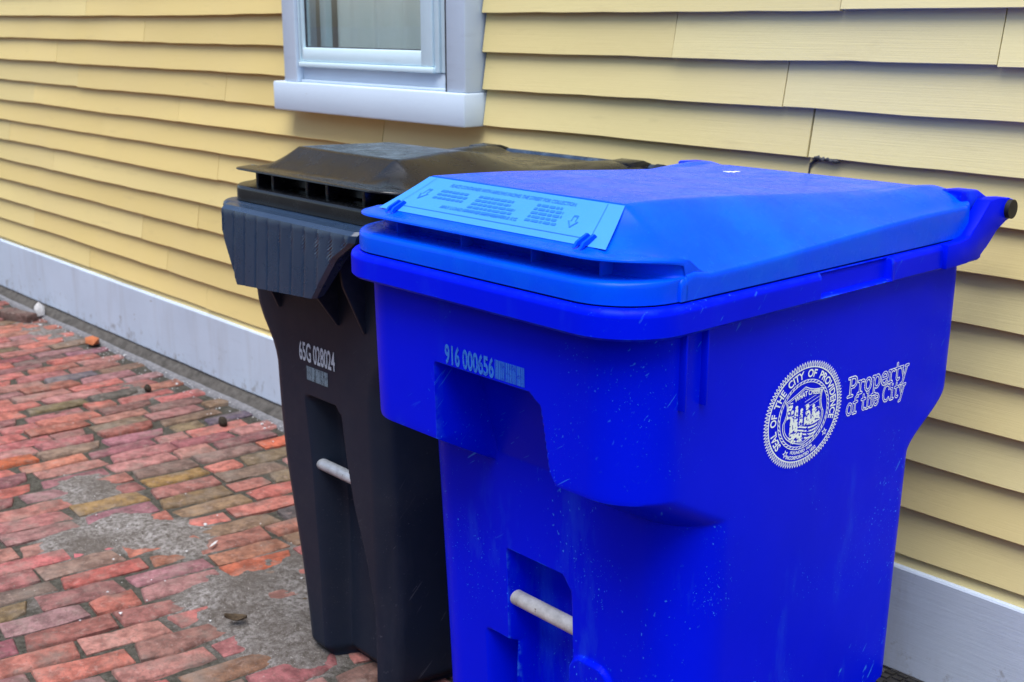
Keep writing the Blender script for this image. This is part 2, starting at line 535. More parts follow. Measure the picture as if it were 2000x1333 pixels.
VV, FF, CC = [], [], []
for c in rest:
    col, z, tx, ty, tz, k, ws = brick_params(c)
    me, v, f = BRICKS[k]
    a = c[2] + math.pi / 2 + tz
    P = np.array(v) * (c[3] / 0.203, ws, 1)
    ca, sa = math.cos(a), math.sin(a)
    n0 = len(VV)
    for p in P:
        VV.append((c[0] + 3 + ca * p[0] - sa * p[1], c[1] - 1.2 + sa * p[0] + ca * p[1], z + p[2] + tx * p[1]))
        CC.append((*col, 1))
    FF += [tuple(i + n0 for i in q) for q in f]
o = mesh_obj('bricks', VV, FF, BRICK_FAR, pav, smooth=True, angle=50)
o['kind'] = 'stuff'
at = o.data.color_attributes.new('tint', 'FLOAT_COLOR', 'POINT')
at.data.foreach_set('color', np.array(CC, float).ravel())

# dirt in the joints and in drifts over the bricks
gx = np.arange(-6.9, 0.6, 0.0095); gy = np.arange(0.25, 2.10, 0.0095)
X, Y = np.meshgrid(gx, gy)
sand = np.zeros_like(X)
h = -0.0085 + 0.008 * (fbm(X * 6, Y * 6, 4) - 0.5) + 0.005 * (fbm(X * 31, Y * 31, 3) - 0.5)
for (cx, cy, rx, ry, a) in [(-3.32, 1.32, 0.16, 0.10, 0.018), (-2.97, 1.12, 0.15, 0.09, 0.015), (-2.98, 1.27, 0.17, 0.12, 0.020), (-2.84, 1.36, 0.13, 0.10, 0.018),
                            (-2.42, 1.28, 0.17, 0.15, 0.024), (-2.20, 1.27, 0.20, 0.12, 0.022), (-2.30, 1.45, 0.2, 0.12, 0.016), (-2.52, 1.50, 0.12, 0.09, 0.012),
                            (-2.72, 0.95, 0.06, 0.08, 0.006), (-5.3, 1.95, 0.3, 0.12, 0.012), (-4.2, 1.9, 0.2, 0.1, 0.008), (-2.06, 1.24, 0.09, 0.05, 0.014)]:
    d = ((X - cx) / rx) ** 2 + ((Y - cy) / ry) ** 2
    sand = np.maximum(sand, np.exp(-d * 0.9) * (0.55 + 0.9 * fbm(X * 13 + 2, Y * 13, 4)) * min(a / 0.012, 1.2))
    h += a * 0.74 * np.exp(-d * 1.3) * (0.30 + 1.3 * fbm(X * 16 + 5, Y * 16, 4))
h += 0.012 * ss(2.03, 2.09, Y) * (0.4 + 1.2 * fbm(X * 7, Y * 9, 3))
h += 0.0035 * (fbm(X * 40, Y * 40, 3) - 0.5)
V = np.stack([X.ravel(), Y.ravel(), h.ravel()], 1)
o = mesh_obj('dirt', V, grid_faces(len(gy), len(gx)), DIRT, smooth=True, angle=80)
at = o.data.color_attributes.new('sand', 'FLOAT_COLOR', 'POINT')
sv = np.clip((sand - 0.22) / 0.35, 0, 1).ravel()
at.data.foreach_set('color', np.stack([sv, sv, sv, np.ones_like(sv)], 1).astype(np.float32).ravel())
tag(o, 'sandy grey dirt packed in the joints and drifted over the bricks', None, None, 'stuff')
o = mesh_obj('pavement_bed', [(-14, -1.2, -0.03), (6, -1.2, -0.03), (6, 2.2, -0.03), (-14, 2.2, -0.03)], [(0, 1, 2, 3)], DIRT, smooth=False)
tag(o, 'compacted dirt bed under the brick pavement', None, None, 'structure')

# grit
bm = bmesh.new()
for i in range(240):
    if i < 200:
        x = rng.uniform(-5.6, -2.6); y = 2.05 - abs(rng.normal(0, 0.05)); z = 0.006
    else:
        x = rng.normal(-2.75, 0.45); y = rng.normal(1.3, 0.2); z = 0.007
    rr = rng.uniform(0.0012, 0.0030) * (1 + (rng.random() < 0.06) * 1.2)
    r_ = bmesh.ops.create_icosphere(bm, subdivisions=1, radius=rr)
    for v in r_['verts']:
        v.co = Vector((v.co.x * rng.uniform(0.7, 1.6), v.co.y * rng.uniform(0.7, 1.6), v.co.z * 0.7)) + Vector((x, y, z))
o = bm_obj('gravel', bm, PALE)
tag(o, 'pale grit scattered over the bricks and along the wall', None, None, 'stuff')

# ------------------------------------------------------------------ the house wall
house = empty('house', (-3.0, WALL_Y, 0))
tag(house, 'old yellow clapboard house wall with a white window and grey skirting board', 'house')
HO = np.array([-3.0, WALL_Y, 0])
ZR = [0.302, 0.402, 0.503, 0.603, 0.701, 0.799, 0.894, 0.988, 1.080, 1.177, 1.271, 1.367, 1.463]
XL, XR = -9.5, 2.6
WX0, WX1 = -3.330, -2.452      # outer window casing
SILL0, SILL1 = 1.078, 1.166
joints = {0: [-5.10, -4.05, -2.6, -0.2], 1: [-5.70, -4.35, -2.9, 0.4], 2: [-4.55, -3.3, -1.6, 0.9], 3: [-4.074, -6.2, -2.7, -0.1], 4: [-5.4, -3.0, -1.4, 1.2], 5: [-3.90, -5.9, -2.2, 0.3],
          6: [-4.838, -6.6, -3.1, -0.5], 7: [-4.168, -5.55, -2.9, 0.8], 8: [-5.05, -3.811, -2.75, -1.432, 0.1], 9: [-5.246, -6.5, -1.50, 0.6], 10: [-1.802, -1.049, -4.4, -6.3], 11: [-1.378, -4.9, -1.0 + 1.2], 12: [-1.93, -3.9 - 1.5, 0.2]}

def clapboard(x0, x1, z0, z1, row, gap=0.0012, jag=0.0):
    n = max(2, int((x1 - x0) / 0.07) + 1)
    xs = np.linspace(x0 + gap, x1 - gap, n)
    sd = row * 13.7 + x0
    dz = 0.0085 * (fbm(xs * 1.1 + sd, xs * 0 + row * 3.1, 2) - 0.5) + 0.0026 * (vnoise(xs * 9 + sd, xs * 0 + row) - 0.5)
    dy = -0.0035 + 0.0060 * (fbm(xs * 1.7 + sd * 2, xs * 0 + row * 5.3, 2) - 0.5)
    tilt = rng.normal(0, 0.0006)
    prof = [(-0.0005, 0.0015), (0.0012, 0.0), (0.0125, 0.0), (0.0195, 0.106), (0.0140, 0.106)]
    verts = []
    H = (z1 - z0) + 0.010
    for (py, pz) in prof:
        top = pz > 0.05
        for i, x in enumerate(xs):
            xx = x
            if jag and i in (0, n - 1): xx += 0.0
            verts.append((xx, WALL_Y + py + (0 if top else dy[i]) + tilt * (0 if top else 1), z0 + (H if top else pz + dz[i])))
    m = len(prof)
    f = []
    for a in range(m):
        b = (a + 1) % m
        for i in range(n - 1):
            f.append((a * n + i, b * n + i, b * n + i + 1, a * n + i + 1))
    f.append(tuple(a * n for a in range(m)))
    f.append(tuple(a * n + n - 1 for a in reversed(range(m))))
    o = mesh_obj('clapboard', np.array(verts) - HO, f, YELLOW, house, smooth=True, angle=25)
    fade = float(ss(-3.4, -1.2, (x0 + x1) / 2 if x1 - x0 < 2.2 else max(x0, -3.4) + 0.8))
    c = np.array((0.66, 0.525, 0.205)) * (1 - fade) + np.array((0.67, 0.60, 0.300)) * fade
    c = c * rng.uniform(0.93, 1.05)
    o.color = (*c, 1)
    return o

for r_i in range(13):
    z0 = ZR[r_i]; z1 = ZR[r_i + 1] if r_i < 12 else 1.56
    js = sorted(j for j in joints[r_i] if XL < j < XR)
    edges = [XL] + js + [XR]
    for a, b in zip(edges[:-1], edges[1:]):
        if z1 > SILL0 + 0.03:        # window interrupts
            segs = []
            l, h_ = (WX0 - 0.002, WX1 + 0.004)
            if a < l: segs.append((a, min(b, l)))
            if b > h_: segs.append((max(a, h_), b))
        else:
            segs = [(a, b)]
        for (p, q) in segs:
            if q - p > 0.02:
                g = 0.0024 if (r_i == 8 and (abs(p + 1.432) < 1e-3 or abs(q + 1.432) < 1e-3)) else 0.0012
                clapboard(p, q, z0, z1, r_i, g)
# starter strip under the lowest boards
clapboard(XL, -4.6, 0.268, 0.302, 40)
clapboard(-4.6, -2.1, 0.268, 0.302, 41)
clapboard(-2.1, XR, 0.268, 0.302, 42)
# wall core behind the boards, with the window opening left free
bm = bmesh.new()
for (x0, x1, z0, z1) in ((XL, WX0 + 0.05, 0.0, 3.9), (WX1 - 0.05, XR, 0.0, 3.9), (WX0 + 0.05, WX1 - 0.05, 0.0, 1.12), (WX0 + 0.05, WX1 - 0.05, 2.75, 3.9)):
    box_bm(bm, x0 - HO[0], x1 - HO[0], 0.0225, 0.14, z0, z1)
bm_obj('wall_core', bm, ROOM, house)
# siding above the picture
bm = bmesh.new()
for i in range(24):
    z0 = 1.56 + i * 0.0965
    for (a, b) in ((XL, WX0 - 0.002), (WX1 + 0.004, XR)) if z0 < 2.8 else ((XL, XR),):
        vs = [bm.verts.new((x - HO[0], y, z)) for x in (a, b) for (y, z) in ((0, z0), (0.0125, z0), (0.0195, z0 + 0.106), (0.014, z0 + 0.106))]
        for q in ((0, 1, 5, 4), (1, 2, 6, 5), (2, 3, 7, 6), (3, 0, 4, 7)): bm.faces.new([vs[i_] for i_ in q])
bmesh.ops.recalc_face_normals(bm, faces=bm.faces)
o = bm_obj('upper_siding', bm, YELLOW, house); o.color = (0.64, 0.48, 0.19, 1)

# skirting board (water table), foundation and mortar fillet
n = 130
xs = np.linspace(XL, XR, n)
top = 0.2785 + 0.0045 * (fbm(xs * 2.2, xs * 0 + 2, 3) - 0.5) - 0.0022 * (xs + 3)
bot = 0.043 + 0.006 * (fbm(xs * 3.1, xs * 0 + 9, 3) - 0.5)
fy = -0.012 + 0.004 * (fbm(xs * 1.5, xs * 0 + 5, 2) - 0.5)
prof = [(lambda i: (0.020, bot[i])), (lambda i: (fy[i] + 0.003, bot[i])), (lambda i: (fy[i], bot[i] + 0.004)), (lambda i: (fy[i], top[i] - 0.004)), (lambda i: (fy[i] + 0.003, top[i])), (lambda i: (0.021, top[i] + 0.004))]
V = [(xs[i] - HO[0], *p(i)) for p in prof for i in range(n)]
F = [(a * n + i, (a + 1) * n + i, (a + 1) * n + i + 1, a * n + i + 1) for a in range(5) for i in range(n - 1)]
mesh_obj('skirting_board', V, F, SKIRT, house, angle=25)
xs = np.arange(XL, XR, 0.02); n = len(xs)
yb = -0.048 + 0.016 * (fbm(xs * 4, xs * 0 + 3, 4) - 0.5)
rows = [(0.018 + xs * 0, 0.052 + xs * 0), (0.0 + 0.003 * fbm(xs * 9, xs * 0, 3), 0.046 + xs * 0), (-0.018 + 0.008 * (fbm(xs * 6, xs * 0 + 1, 3) - .5), 0.028 + 0.006 * fbm(xs * 8, xs * 0 + 4, 3)), (yb, 0.005 + xs * 0), (yb - 0.01, -0.02 + xs * 0)]
V = [(xs[i] - HO[0], ry[i], rz[i]) for ry, rz in rows for i in range(n)]
mesh_obj('foundation', V, grid_faces(5, n), MORTAR, house, angle=60)
yb2 = yb - 0.004
wd = 0.004 + 0.016 * fbm(xs * 5, xs * 0 + 7, 3)
rows = [(yb2 + 0.012, 0.010 + xs * 0), (yb2, 0.0085 + 0.003 * fbm(xs * 20, xs * 0, 2)), (yb2 - wd, 0.004 + xs * 0), (yb2 - wd - 0.004, -0.012 + xs * 0)]
V = [(xs[i] - HO[0], ry[i], rz[i]) for ry, rz in rows for i in range(n)]
mesh_obj('mortar_edge', V, grid_faces(4, n), MORTAR_PALE, house, angle=60)

# cracked joint with old caulk, nail holes, split
V = []
cr = [(-1.4115, 1.081, 0.006), (-1.418, 1.074, 0.0055), (-1.428, 1.067, 0.0050), (-1.4315, 1.058, 0.0022), (-1.4325, 1.035, 0.0022), (-1.433, 1.0, 0.0018)]
for (x, z, w) in cr: V += [(x - w - HO[0], 0.0035 - (z - 0.99) * -0.07, z), (x + w - HO[0], 0.0035 - (z - 0.99) * -0.07, z)]
V = [(x, 0.0008 + 0.0065 * (z - 0.988) / 0.092, z) for x, y, z in V]
mesh_obj('crack', V, [(2 * i, 2 * i + 1, 2 * i + 3, 2 * i + 2) for i in range(len(cr) - 1)], DARKGAP, house, smooth=False)
bm = bmesh.new()
for i in range(9):
    x = -1.414 + i * 0.0062 + rng.normal(0, 0.001)
    r_ = bmesh.ops.create_icosphere(bm, subdivisions=1, radius=0.0062)
    for v in r_['verts']: v.co = Vector((v.co.x * rng.uniform(0.9, 1.8) + x - HO[0], v.co.y * 0.9 - 0.0005, v.co.z * rng.uniform(0.6, 1.0) + 1.082 - i * 0.0006 + rng.normal(0, 0.0012)))
bm_obj('caulk', bm, CAULK, house, smooth=True, angle=60)
for (x, z, w, hh, m) in ((-1.584, 1.292, 0.005, 0.007, GALV), (-1.314, 1.291, 0.0075, 0.0045, DARKGAP), (-1.08, 1.084, 0.006, 0.003, DARKGAP), (-1.545, 1.36, 0.004, 0.004, DARKGAP)):
    bm = bmesh.new()
    bmesh.ops.create_icosphere(bm, subdivisions=2, radius=1.0)
    yy = 0.0125 * 0 + 0.0007
    for v in bm.verts:
        v.co = Vector((x - HO[0] + v.co.x * w * (1 + 0.2 * math.sin(3 * v.co.z)), 0.0012 + (z - [q for q in ZR if q <= z][-1]) * 0.13 + v.co.y * 0.0016, z + v.co.z * hh))
    bm_obj('nail_hole', bm, m, house, smooth=True)

# window
win = empty('window', (0, 0, 0)); win.parent = house
def wbox(name, x0, x1, y0, y1, z0, z1, mat, bevel=0.003):
    return box(name, x0 - HO[0], x1 - HO[0], y0 - HO[1], y1 - HO[1], z0, z1, mat, win, bevel)
CF = WALL_Y - 0.060
ZT = 2.62
wbox('sill', -3.388, -2.448, CF - 0.006, WALL_Y + 0.022, SILL0, SILL1, TRIM, 0.006)
wbox('casing', WX1 - 0.078, WX1, CF + 0.002, WALL_Y + 0.022, SILL1 + 0.0005, ZT, TRIM, 0.004)
wbox('casing', WX0, WX0 + 0.072, CF + 0.002, WALL_Y + 0.022, SILL1 + 0.0005, ZT, TRIM, 0.004)
wbox('head_casing', WX0, WX1, CF + 0.001, WALL_Y + 0.022, ZT + 0.001, ZT + 0.10, TRIM, 0.004)
ix0, ix1 = WX0 + 0.073, WX1 - 0.079
wbox('apron', ix0, ix1, CF + 0.026, WALL_Y + 0.022, SILL1 + 0.0005, 1.212, TRIM, 0.003)
wbox('sill_strip', ix0 + 0.004, ix1 - 0.004, CF + 0.014, CF + 0.0255, SILL1 + 0.0005, SILL1 + 0.008, TRIM, 0.002)
# storm sash
SY = CF + 0.012
wbox('storm_rail', ix0 + 0.022, ix1 - 0.118, SY, SY + 0.030, 1.229, 1.270, VINYL, 0.004)
wbox('storm_lip', ix0 + 0.004, ix1 - 0.062, SY - 0.006, SY + 0.030, 1.2125, 1.228, VINYL, 0.003)
wbox('storm_stile', ix1 - 0.1175, ix1 - 0.066, SY - 0.002, SY + 0.030, 1.2285, ZT - 0.01, VINYL, 0.004)
for i in range(3):
    wbox('storm_track', ix1 - 0.0652 + i * 0.0215, ix1 - 0.0446 + i * 0.0215, SY + 0.004 + 0.006 * (i % 2), SY + 0.030, 1.214, ZT - 0.01, VINYL, 0.0018)
wbox('storm_track', ix0 + 0.001, ix0 + 0.008, SY, SY + 0.030, 1.229, ZT - 0.01, VINYL, 0.0015)
wbox('track_groove', ix0 + 0.0085, ix0 + 0.0135, SY + 0.016, SY + 0.032, 1.229, ZT - 0.01, DARKGAP, 0.0005)
wbox('storm_stile', ix0 + 0.014, ix0 + 0.0215, SY + 0.002, SY + 0.032, 1.229, ZT - 0.01, VINYL, 0.002)
wbox('gasket', ix0 + 0.022, ix1 - 0.118, SY + 0.012, SY + 0.018, 1.2705, 1.2735, DARKGAP, 0.0004)
wbox('gasket', ix0 + 0.022, ix0 + 0.026, SY + 0.012, SY + 0.018, 1.274, ZT - 0.01, DARKGAP, 0.0004)
wbox('pane', ix0 + 0.0265, ix1 - 0.1185, SY + 0.014, SY + 0.017, 1.274, ZT - 0.01, GLASS, 0.0)
wbox('inner_sash_stile', ix0 + 0.03, ix0 + 0.062, SY + 0.06, SY + 0.085, 1.235, ZT - 0.01, VINYL, 0.004)
wbox('inner_sash_rail', ix0 + 0.062, ix1 - 0.03, SY + 0.06, SY + 0.085, 1.215, 1.262, VINYL, 0.004)
bm = bmesh.new()
rx0, rx1, ry0, ry1, rz0, rz1 = ix0 - 0.02 - HO[0], ix1 + 0.02 - HO[0], 0.145, 0.9, 1.1, 2.74
box_bm(bm, rx0, rx1, ry0, ry1, rz0, rz1)
bmesh.ops.delete(bm, geom=[f for f in bm.faces if f.normal.y < -0.5], context='FACES')
bm_obj('window_recess', bm, ROOM, win)
wbox('caulk_gap', ix1 - 0.0008, ix1 + 0.0008, CF + 0.0005, CF + 0.03, SILL1 + 0.001, ZT - 0.02, DARKGAP, 0.0)
# curtain hanging inside
xs = np.linspace(ix0 + 0.045, ix1 + 0.02, 260)
yy = 0.026 * np.sin(xs * 42 + 1.5 * np.sin(xs * 9)) + 0.008 * np.sin(xs * 97 + 1) + 0.010 * np.abs(np.sin(xs * 13)) 
V = [(x + 3.0, y, z) for z in (0.0, 0.4, 0.9, 1.45) for x, y in zip(xs, yy)]
o = mesh_obj('curtain', V, grid_faces(4, len(xs)), CURTAIN, None, angle=80, loc=(-3.0, WALL_Y + 0.088, 1.2))
tag(o, 'pale grey curtain hanging in folds behind the window glass', 'curtain')

# ------------------------------------------------------------------ text helper
def text_verts(s, size=1.0, bold=0.0, spacing=1.0):
    cu = bpy.data.curves.new('t', 'FONT')
    cu.body = s; cu.size = size; cu.offset = bold; cu.space_character = spacing
    cu.resolution_u = 4
    ob = bpy.data.objects.new('t', cu)
    COL.objects.link(ob)
    dg = bpy.context.evaluated_depsgraph_get()
    me = bpy.data.meshes.new_from_object(ob.evaluated_get(dg))
    v = np.array([tuple(p.co) for p in me.vertices]).reshape(-1, 3)[:, :2]
    f = [tuple(p.vertices) for p in me.polygons]
    bpy.data.objects.remove(ob); bpy.data.curves.remove(cu); bpy.data.meshes.remove(me)
    return v, f

def fit_text(s, u0, u1, v0, v1, bold=0.0):
    v, f = text_verts(s, 1.0, bold)
    mn, mx = v.min(0), v.max(0)
    w = (v - mn) / (mx - mn)
    return np.stack([u0 + w[:, 0] * (u1 - u0), v0 + w[:, 1] * (v1 - v0)], 1), f

def join(parts):
    V, F = [], []
    for v, f in parts:
        n0 = len(V)
        V += [tuple(p) for p in v]; F += [tuple(i + n0 for i in q) for q in f]
    return np.array(V), F

def barcode(u0, u1, v0, v1, seed):
    r = np.random.default_rng(seed)
    V, F = [], []
    u = u0
    while u < u1:
        w = r.choice([0.0005, 0.0009, 0.0014, 0.0021]); g = r.choice([0.0004, 0.0004, 0.0007, 0.0011])
        n0 = len(V)
        V += [(u, v0), (min(u + w, u1), v0), (min(u + w, u1), v1), (u, v1)]
        F.append((n0, n0 + 1, n0 + 2, n0 + 3)); u += w + g
    return np.array(V), F

# ------------------------------------------------------------------ cart builders
def fillet_ring(corners, counts):
    """corners: list of (x, y, r); counts: (n_edge_i, n_arc_i) -> closed ring of points, starting on edge 0->1 after corner 0"""
    n = len(corners)
    P = [np.array(c[:2]) for c in corners]
    arcs = []
    for i in range(n):
        a, b, c = P[i - 1], P[i], P[(i + 1) % n]
        r = corners[i][2]
        d1 = (a - b) / np.linalg.norm(a - b); d2 = (c - b) / np.linalg.norm(c - b)
        th = math.acos(np.clip(d1 @ d2, -1, 1))
        tl = r / math.tan(th / 2)
        p1, p2 = b + d1 * tl, b + d2 * tl
        bis = (d1 + d2) / np.linalg.norm(d1 + d2)
        cen = b + bis * (r / math.sin(th / 2))
        a1 = math.atan2(*(p1 - cen)[::-1]); a2 = math.atan2(*(p2 - cen)[::-1])
        da = (a2 - a1 + math.pi) % (2 * math.pi) - math.pi
        m = counts[i][1]
        arcs.append([cen + r * np.array([math.cos(a1 + da * t), math.sin(a1 + da * t)]) for t in np.linspace(0, 1, m)])
    out = []; edge_id = []
    for i in range(n):
        out += arcs[i]; edge_id += [-1] * len(arcs[i])
        s, e = arcs[i][-1], arcs[(i + 1) % n][0]
        m = counts[i][0]
        for t in np.linspace(0, 1, m + 2)[1:-1]:
            out.append(s + (e - s) * t); edge_id.append(i)
    return np.array(out), np.array(edge_id)

def cart_body(name, mat, parent, zs, spec, disp, side=None):
    """spec(z) -> dict yf yb xl xr xbl xbr rf rb"""
    rings = []
    for z in zs:
        d = spec(z)
        c = [(d['xl'], d['yf'], d['rf']), (d['xr'], d['yf'], d['rf']), (d['xbr'], d['yb'], d['rb']), (d['xbl'], d['yb'], d['rb'])]
        p, eid = fillet_ring(c, [(NFRONT, 14), (70, 14), (24, 8), (40, 8)])
        q = np.column_stack([p, np.full(len(p), z)])
        fr = eid == 0
        q[fr, 1] = disp(q[fr, 0], z, d['yf'])
        if side is not None:
            sd = eid == 1
            q[sd, 0] += side(q[sd, 1], z)
        rings.append(q)
    nc = len(rings[0])
    V = np.concatenate(rings)
    F = grid_faces(len(zs), nc, True)
    b = len(V)
    V = np.vstack([V, [[0, rings[0][:, 1].mean(), zs[0]]]])
    F += [(b, (j + 1) % nc, j) for j in range(nc)]
    o = mesh_obj(name, V, F, mat, parent, angle=38)
    return o
NFRONT = 190

def loft(name, mat, parent, rings, angle=38):
    V = np.concatenate(rings)
    return mesh_obj(name, V, grid_faces(len(rings), len(rings[0]), True), mat, parent, angle=angle)

def make_rim(name, mat, parent, xl, xr, yf, yb, z0, z1, r, th=0.03, recess=None, rback=0.03):
    prof = [(0.026, z0 + 0.002), (0.004, z0), (0.0, z0 + 0.004), (0.0, z1 - 0.010), (0.0015, z1 - 0.005), (0.006, z1 - 0.001), (0.012, z1), (0.05, z1)]
    # densify the vertical face for recesses
    prof = prof[:2] + [(0.0, z) for z in np.linspace(z0 + 0.004, z1 - 0.010, 14)] + prof[4:]
    rings = []
    for ins, z in prof:
        c = [(xl + ins, yf + ins, max(r - ins, 0.004)), (xr - ins, yf + ins, max(r - ins, 0.004)), (xr - ins, yb - ins, max(rback - ins, .004)), (xl + ins, yb - ins, max(rback - ins, .004))]
        p, eid = fillet_ring(c, [(60, 16), (220, 16), (20, 8), (220, 8)])
        q = np.column_stack([p, np.full(len(p), z)])
        if recess and ins < 0.003:
            for e, sg in ((1, -1), (3, 1)):
                m = eid == e
                y = q[m, 1]
                k = ss(recess[0], recess[0] + 0.0025, y) * (1 - ss(recess[1] - 0.0025, recess[1], y)) * ss(z0 + 0.005, z0 + 0.008, z)
                bump_ = np.exp(-((y - recess[1] - 0.004) / 0.005) ** 2) * 0.6
                q[m, 0] += sg * (0.0085 * k - 0.005 * bump_)
        rings.append(q)
    return loft(name, mat, parent, rings)

def make_lid(parent, mat, p):
    L, r, rr = p['L'], p['r'], 0.008
    th = np.linspace(0, math.pi / 2, 16)
    right = np.concatenate([np.linspace(0, L - r, 56), (L - r) + r * np.sin(th[1:])])
    xs = np.concatenate([-right[::-1][:-1], right])
    yfr, yb, zsb, zst = p['yfr'], p['yb'], p['zsb'], p['zst']
    def off(ax, rad):
        q = np.clip((ax - (L - rad)) / rad, 0, 1)
        return rad - rad * np.sqrt(np.maximum(1 - q * q, 0))
    def zside(y): return p['zst'] + 0.001 + p['siderise'] * ss(0.15, 0.85, (y - yfr) / (yb - yfr))
    def ztop(x, y):
        ax = np.abs(x)
        f = ss(p['yp0'], p['yp1'], y)
        zc = p['zt'] * (1 - f) + p['zback'] * f - p['drop'] * ss(p['yp1'], yb, y)
        zc = zc + 0.0022 * (fbm(x * 7 + p['seed'], y * 6, 2) - 0.5) * (1 - f)
        a = p['a'] + (p['aback'] - p['a']) * ss(p['ys1'], p['yp0'], y)
        s = np.clip((ax - a) / (L - a), 0, 1)
        zs_ = zside(y)
        z = zs_ + (zc - zs_) * (1 - s ** 1.25) ** 1.15
        kx = np.exp(-((ax - p['kx']) / p['kw']) ** 4)
        ky = ss(p['ky'] - 0.26, p['ky'], y) ** 1.3 * (1 - ss(yb - 0.02, yb + 0.004, y))
        return z + p['kh'] * kx * ky
    nprof = None
    cols = []
    ny = 80
    def column(x, zcap=None):
        ax = abs(x)
        yo = yfr + off(ax, r)
        q = np.clip((ax - (L - r)) / r, 0, 1); e = math.sqrt(max(1 - q * q, 0)) ** 0.5
        rb = p.get('rb', 0.035)
        yr = yb - off(ax, rb)
        pts = [(yo, zsb), (yo, zsb + 0.004), (yo, zst - rr)]
        for t in (0.25, 0.5, 0.75, 1.0):
            pts.append((yo + rr * (1 - math.cos(t * math.pi / 2)), zst - rr + rr * math.sin(t * math.pi / 2)))
        yw = yo + rr + 0.004 + e * p['wall']
        yl = yw * (1 - e) + (yo + 0.002 + p['lipo']) * e
        zend = float(zside(yo + 0.02)) + 0.003
        el = e ** 0.45
        zlu = (zst + 0.001) * (1 - el) + p['zlu'] * el
        zlt = max(zend * (1 - el) + (p['zlu'] + 0.0045) * el, zlu + 0.001)
        pts += [(yw - 0.004, zst + 0.001), (yw, zst + 0.004 * e + 0.001), (yw, max(zlu - 0.002, zst + 0.0015)), (yw - 0.001, zlu)]
        for t in (0.33, 0.66, 0.96): pts.append((yw + (yl - yw) * t, zlu))
        pts += [(yl, zlu + (zlt - zlu) * 0.3), (yl + 0.0006, zlu + (zlt - zlu) * 0.8), (yl + 0.002, zlt)]
        ys0 = yo + p['ys0'] - yfr; ys0 = max(ys0, yl + 0.004)
        zb = zlt + 0.002
        ys1 = max(p['ys1'], ys0 + 0.03)
        z1 = float(ztop(np.array(x), np.array(ys1)))
        for t in np.linspace(0, 1, 4)[1:]: pts.append((yl + 0.002 + (ys0 - yl - 0.002) * t, zlt + (zb - zlt) * t))
        for t in np.linspace(0, 1, 15)[1:]:
            tt = t
            pts.append((ys0 + (ys1 - ys0) * t, zb + (z1 - zb) * t - 0.003 * (1 - q) * math.sin(math.pi * min(t * 1, 1)) * 0.4))
        yyy = np.linspace(ys1, yr - rr, ny + 1)[1:]
        zz = ztop(np.full(ny, x), yyy)
        pts += list(zip(yyy, zz))
        ze = float(zz[-1])
        for t in (0.35, 0.7, 1.0):
            pts.append((yr - rr + rr * math.sin(t * math.pi / 2), ze - rr + rr * math.cos(t * math.pi / 2)))
        pts += [(yr, zsb + 0.004), (yr, zsb)]
        A = np.array([(x, y, z) for y, z in pts])
        if zcap is not None: A = zcap(A)
        return A
    left_extra, right_extra = [], []
    base = column(L)
    for sgn, store in ((1, right_extra), (-1, left_extra)):
        for t in np.linspace(0, 1, 5)[1:]:
            A = base.copy()
            A[:, 0] = sgn * (L + 0.004 * math.sin(t * math.pi / 2))
            A[:, 2] = np.maximum(np.minimum(A[:, 2], A[:, 2] - 0.010 * (1 - math.cos(t * math.pi / 2))), zsb)
            store.append(A)
        A = store[-1].copy(); A[:, 2] = np.minimum(A[:, 2], zsb); store.append(A)
    C = left_extra[::-1] + [column(x) for x in xs] + right_extra
    V = np.concatenate(C)
    o = mesh_obj('lid', V, grid_faces(len(C), len(C[0])), mat, parent, angle=33)
    o['ztop'] = 0
    return o, ztop

def wheel(parent, x0, x1, y, r):
    """tyre with blocky tread, and a hub"""
    w = empty('wheel', (0, 0, 0)); w.parent = parent
    bm = bmesh.new()
    n = 64; prof = [(0.0, r * 0.62), (0.0, r * 0.93), (0.12, r * 0.985), (0.5, r * 0.99), (0.88, r * 0.985), (1.0, r * 0.93), (1.0, r * 0.62)]
    vs = [[bm.verts.new((x0 + (x1 - x0) * u, y + rr * math.cos(2 * math.pi * i / n), r + rr * math.sin(2 * math.pi * i / n))) for i in range(n)] for u, rr in prof]
    for a in range(len(prof) - 1):
        for i in range(n): bm.faces.new((vs[a][i], vs[a][(i + 1) % n], vs[a + 1][(i + 1) % n], vs[a + 1][i]))
    bmesh.ops.recalc_face_normals(bm, faces=bm.faces)
    nb = 34
    for i in range(nb):
        for s in (0, 1, 2):
            a = 2 * math.pi * (i + (0.5 if s == 1 else 0)) / nb
            u0, u1 = [(0.02, 0.30), (0.36, 0.64), (0.70, 0.98)][s]
            M = Matrix.Translation((0, y, r)) @ Matrix.Rotation(a, 4, 'X')
            q = bmesh.ops.create_cube(bm, size=1.0)['verts']
            for v in q:
                v.co = M @ Vector((x0 + (x1 - x0) * (u0 if v.co.x < 0 else u1), v.co.y * 2 * math.pi * r / nb * 0.62, r * 0.965 + (0.0 if v.co.z < 0 else r * 0.05)))
    bm_obj('tyre', bm, RUBBER, w)
    tube('hub', (x0 + 0.006, y, r), (x1 + 0.002, y, r), r * 0.62, RUBBER, w, 40)
    return w

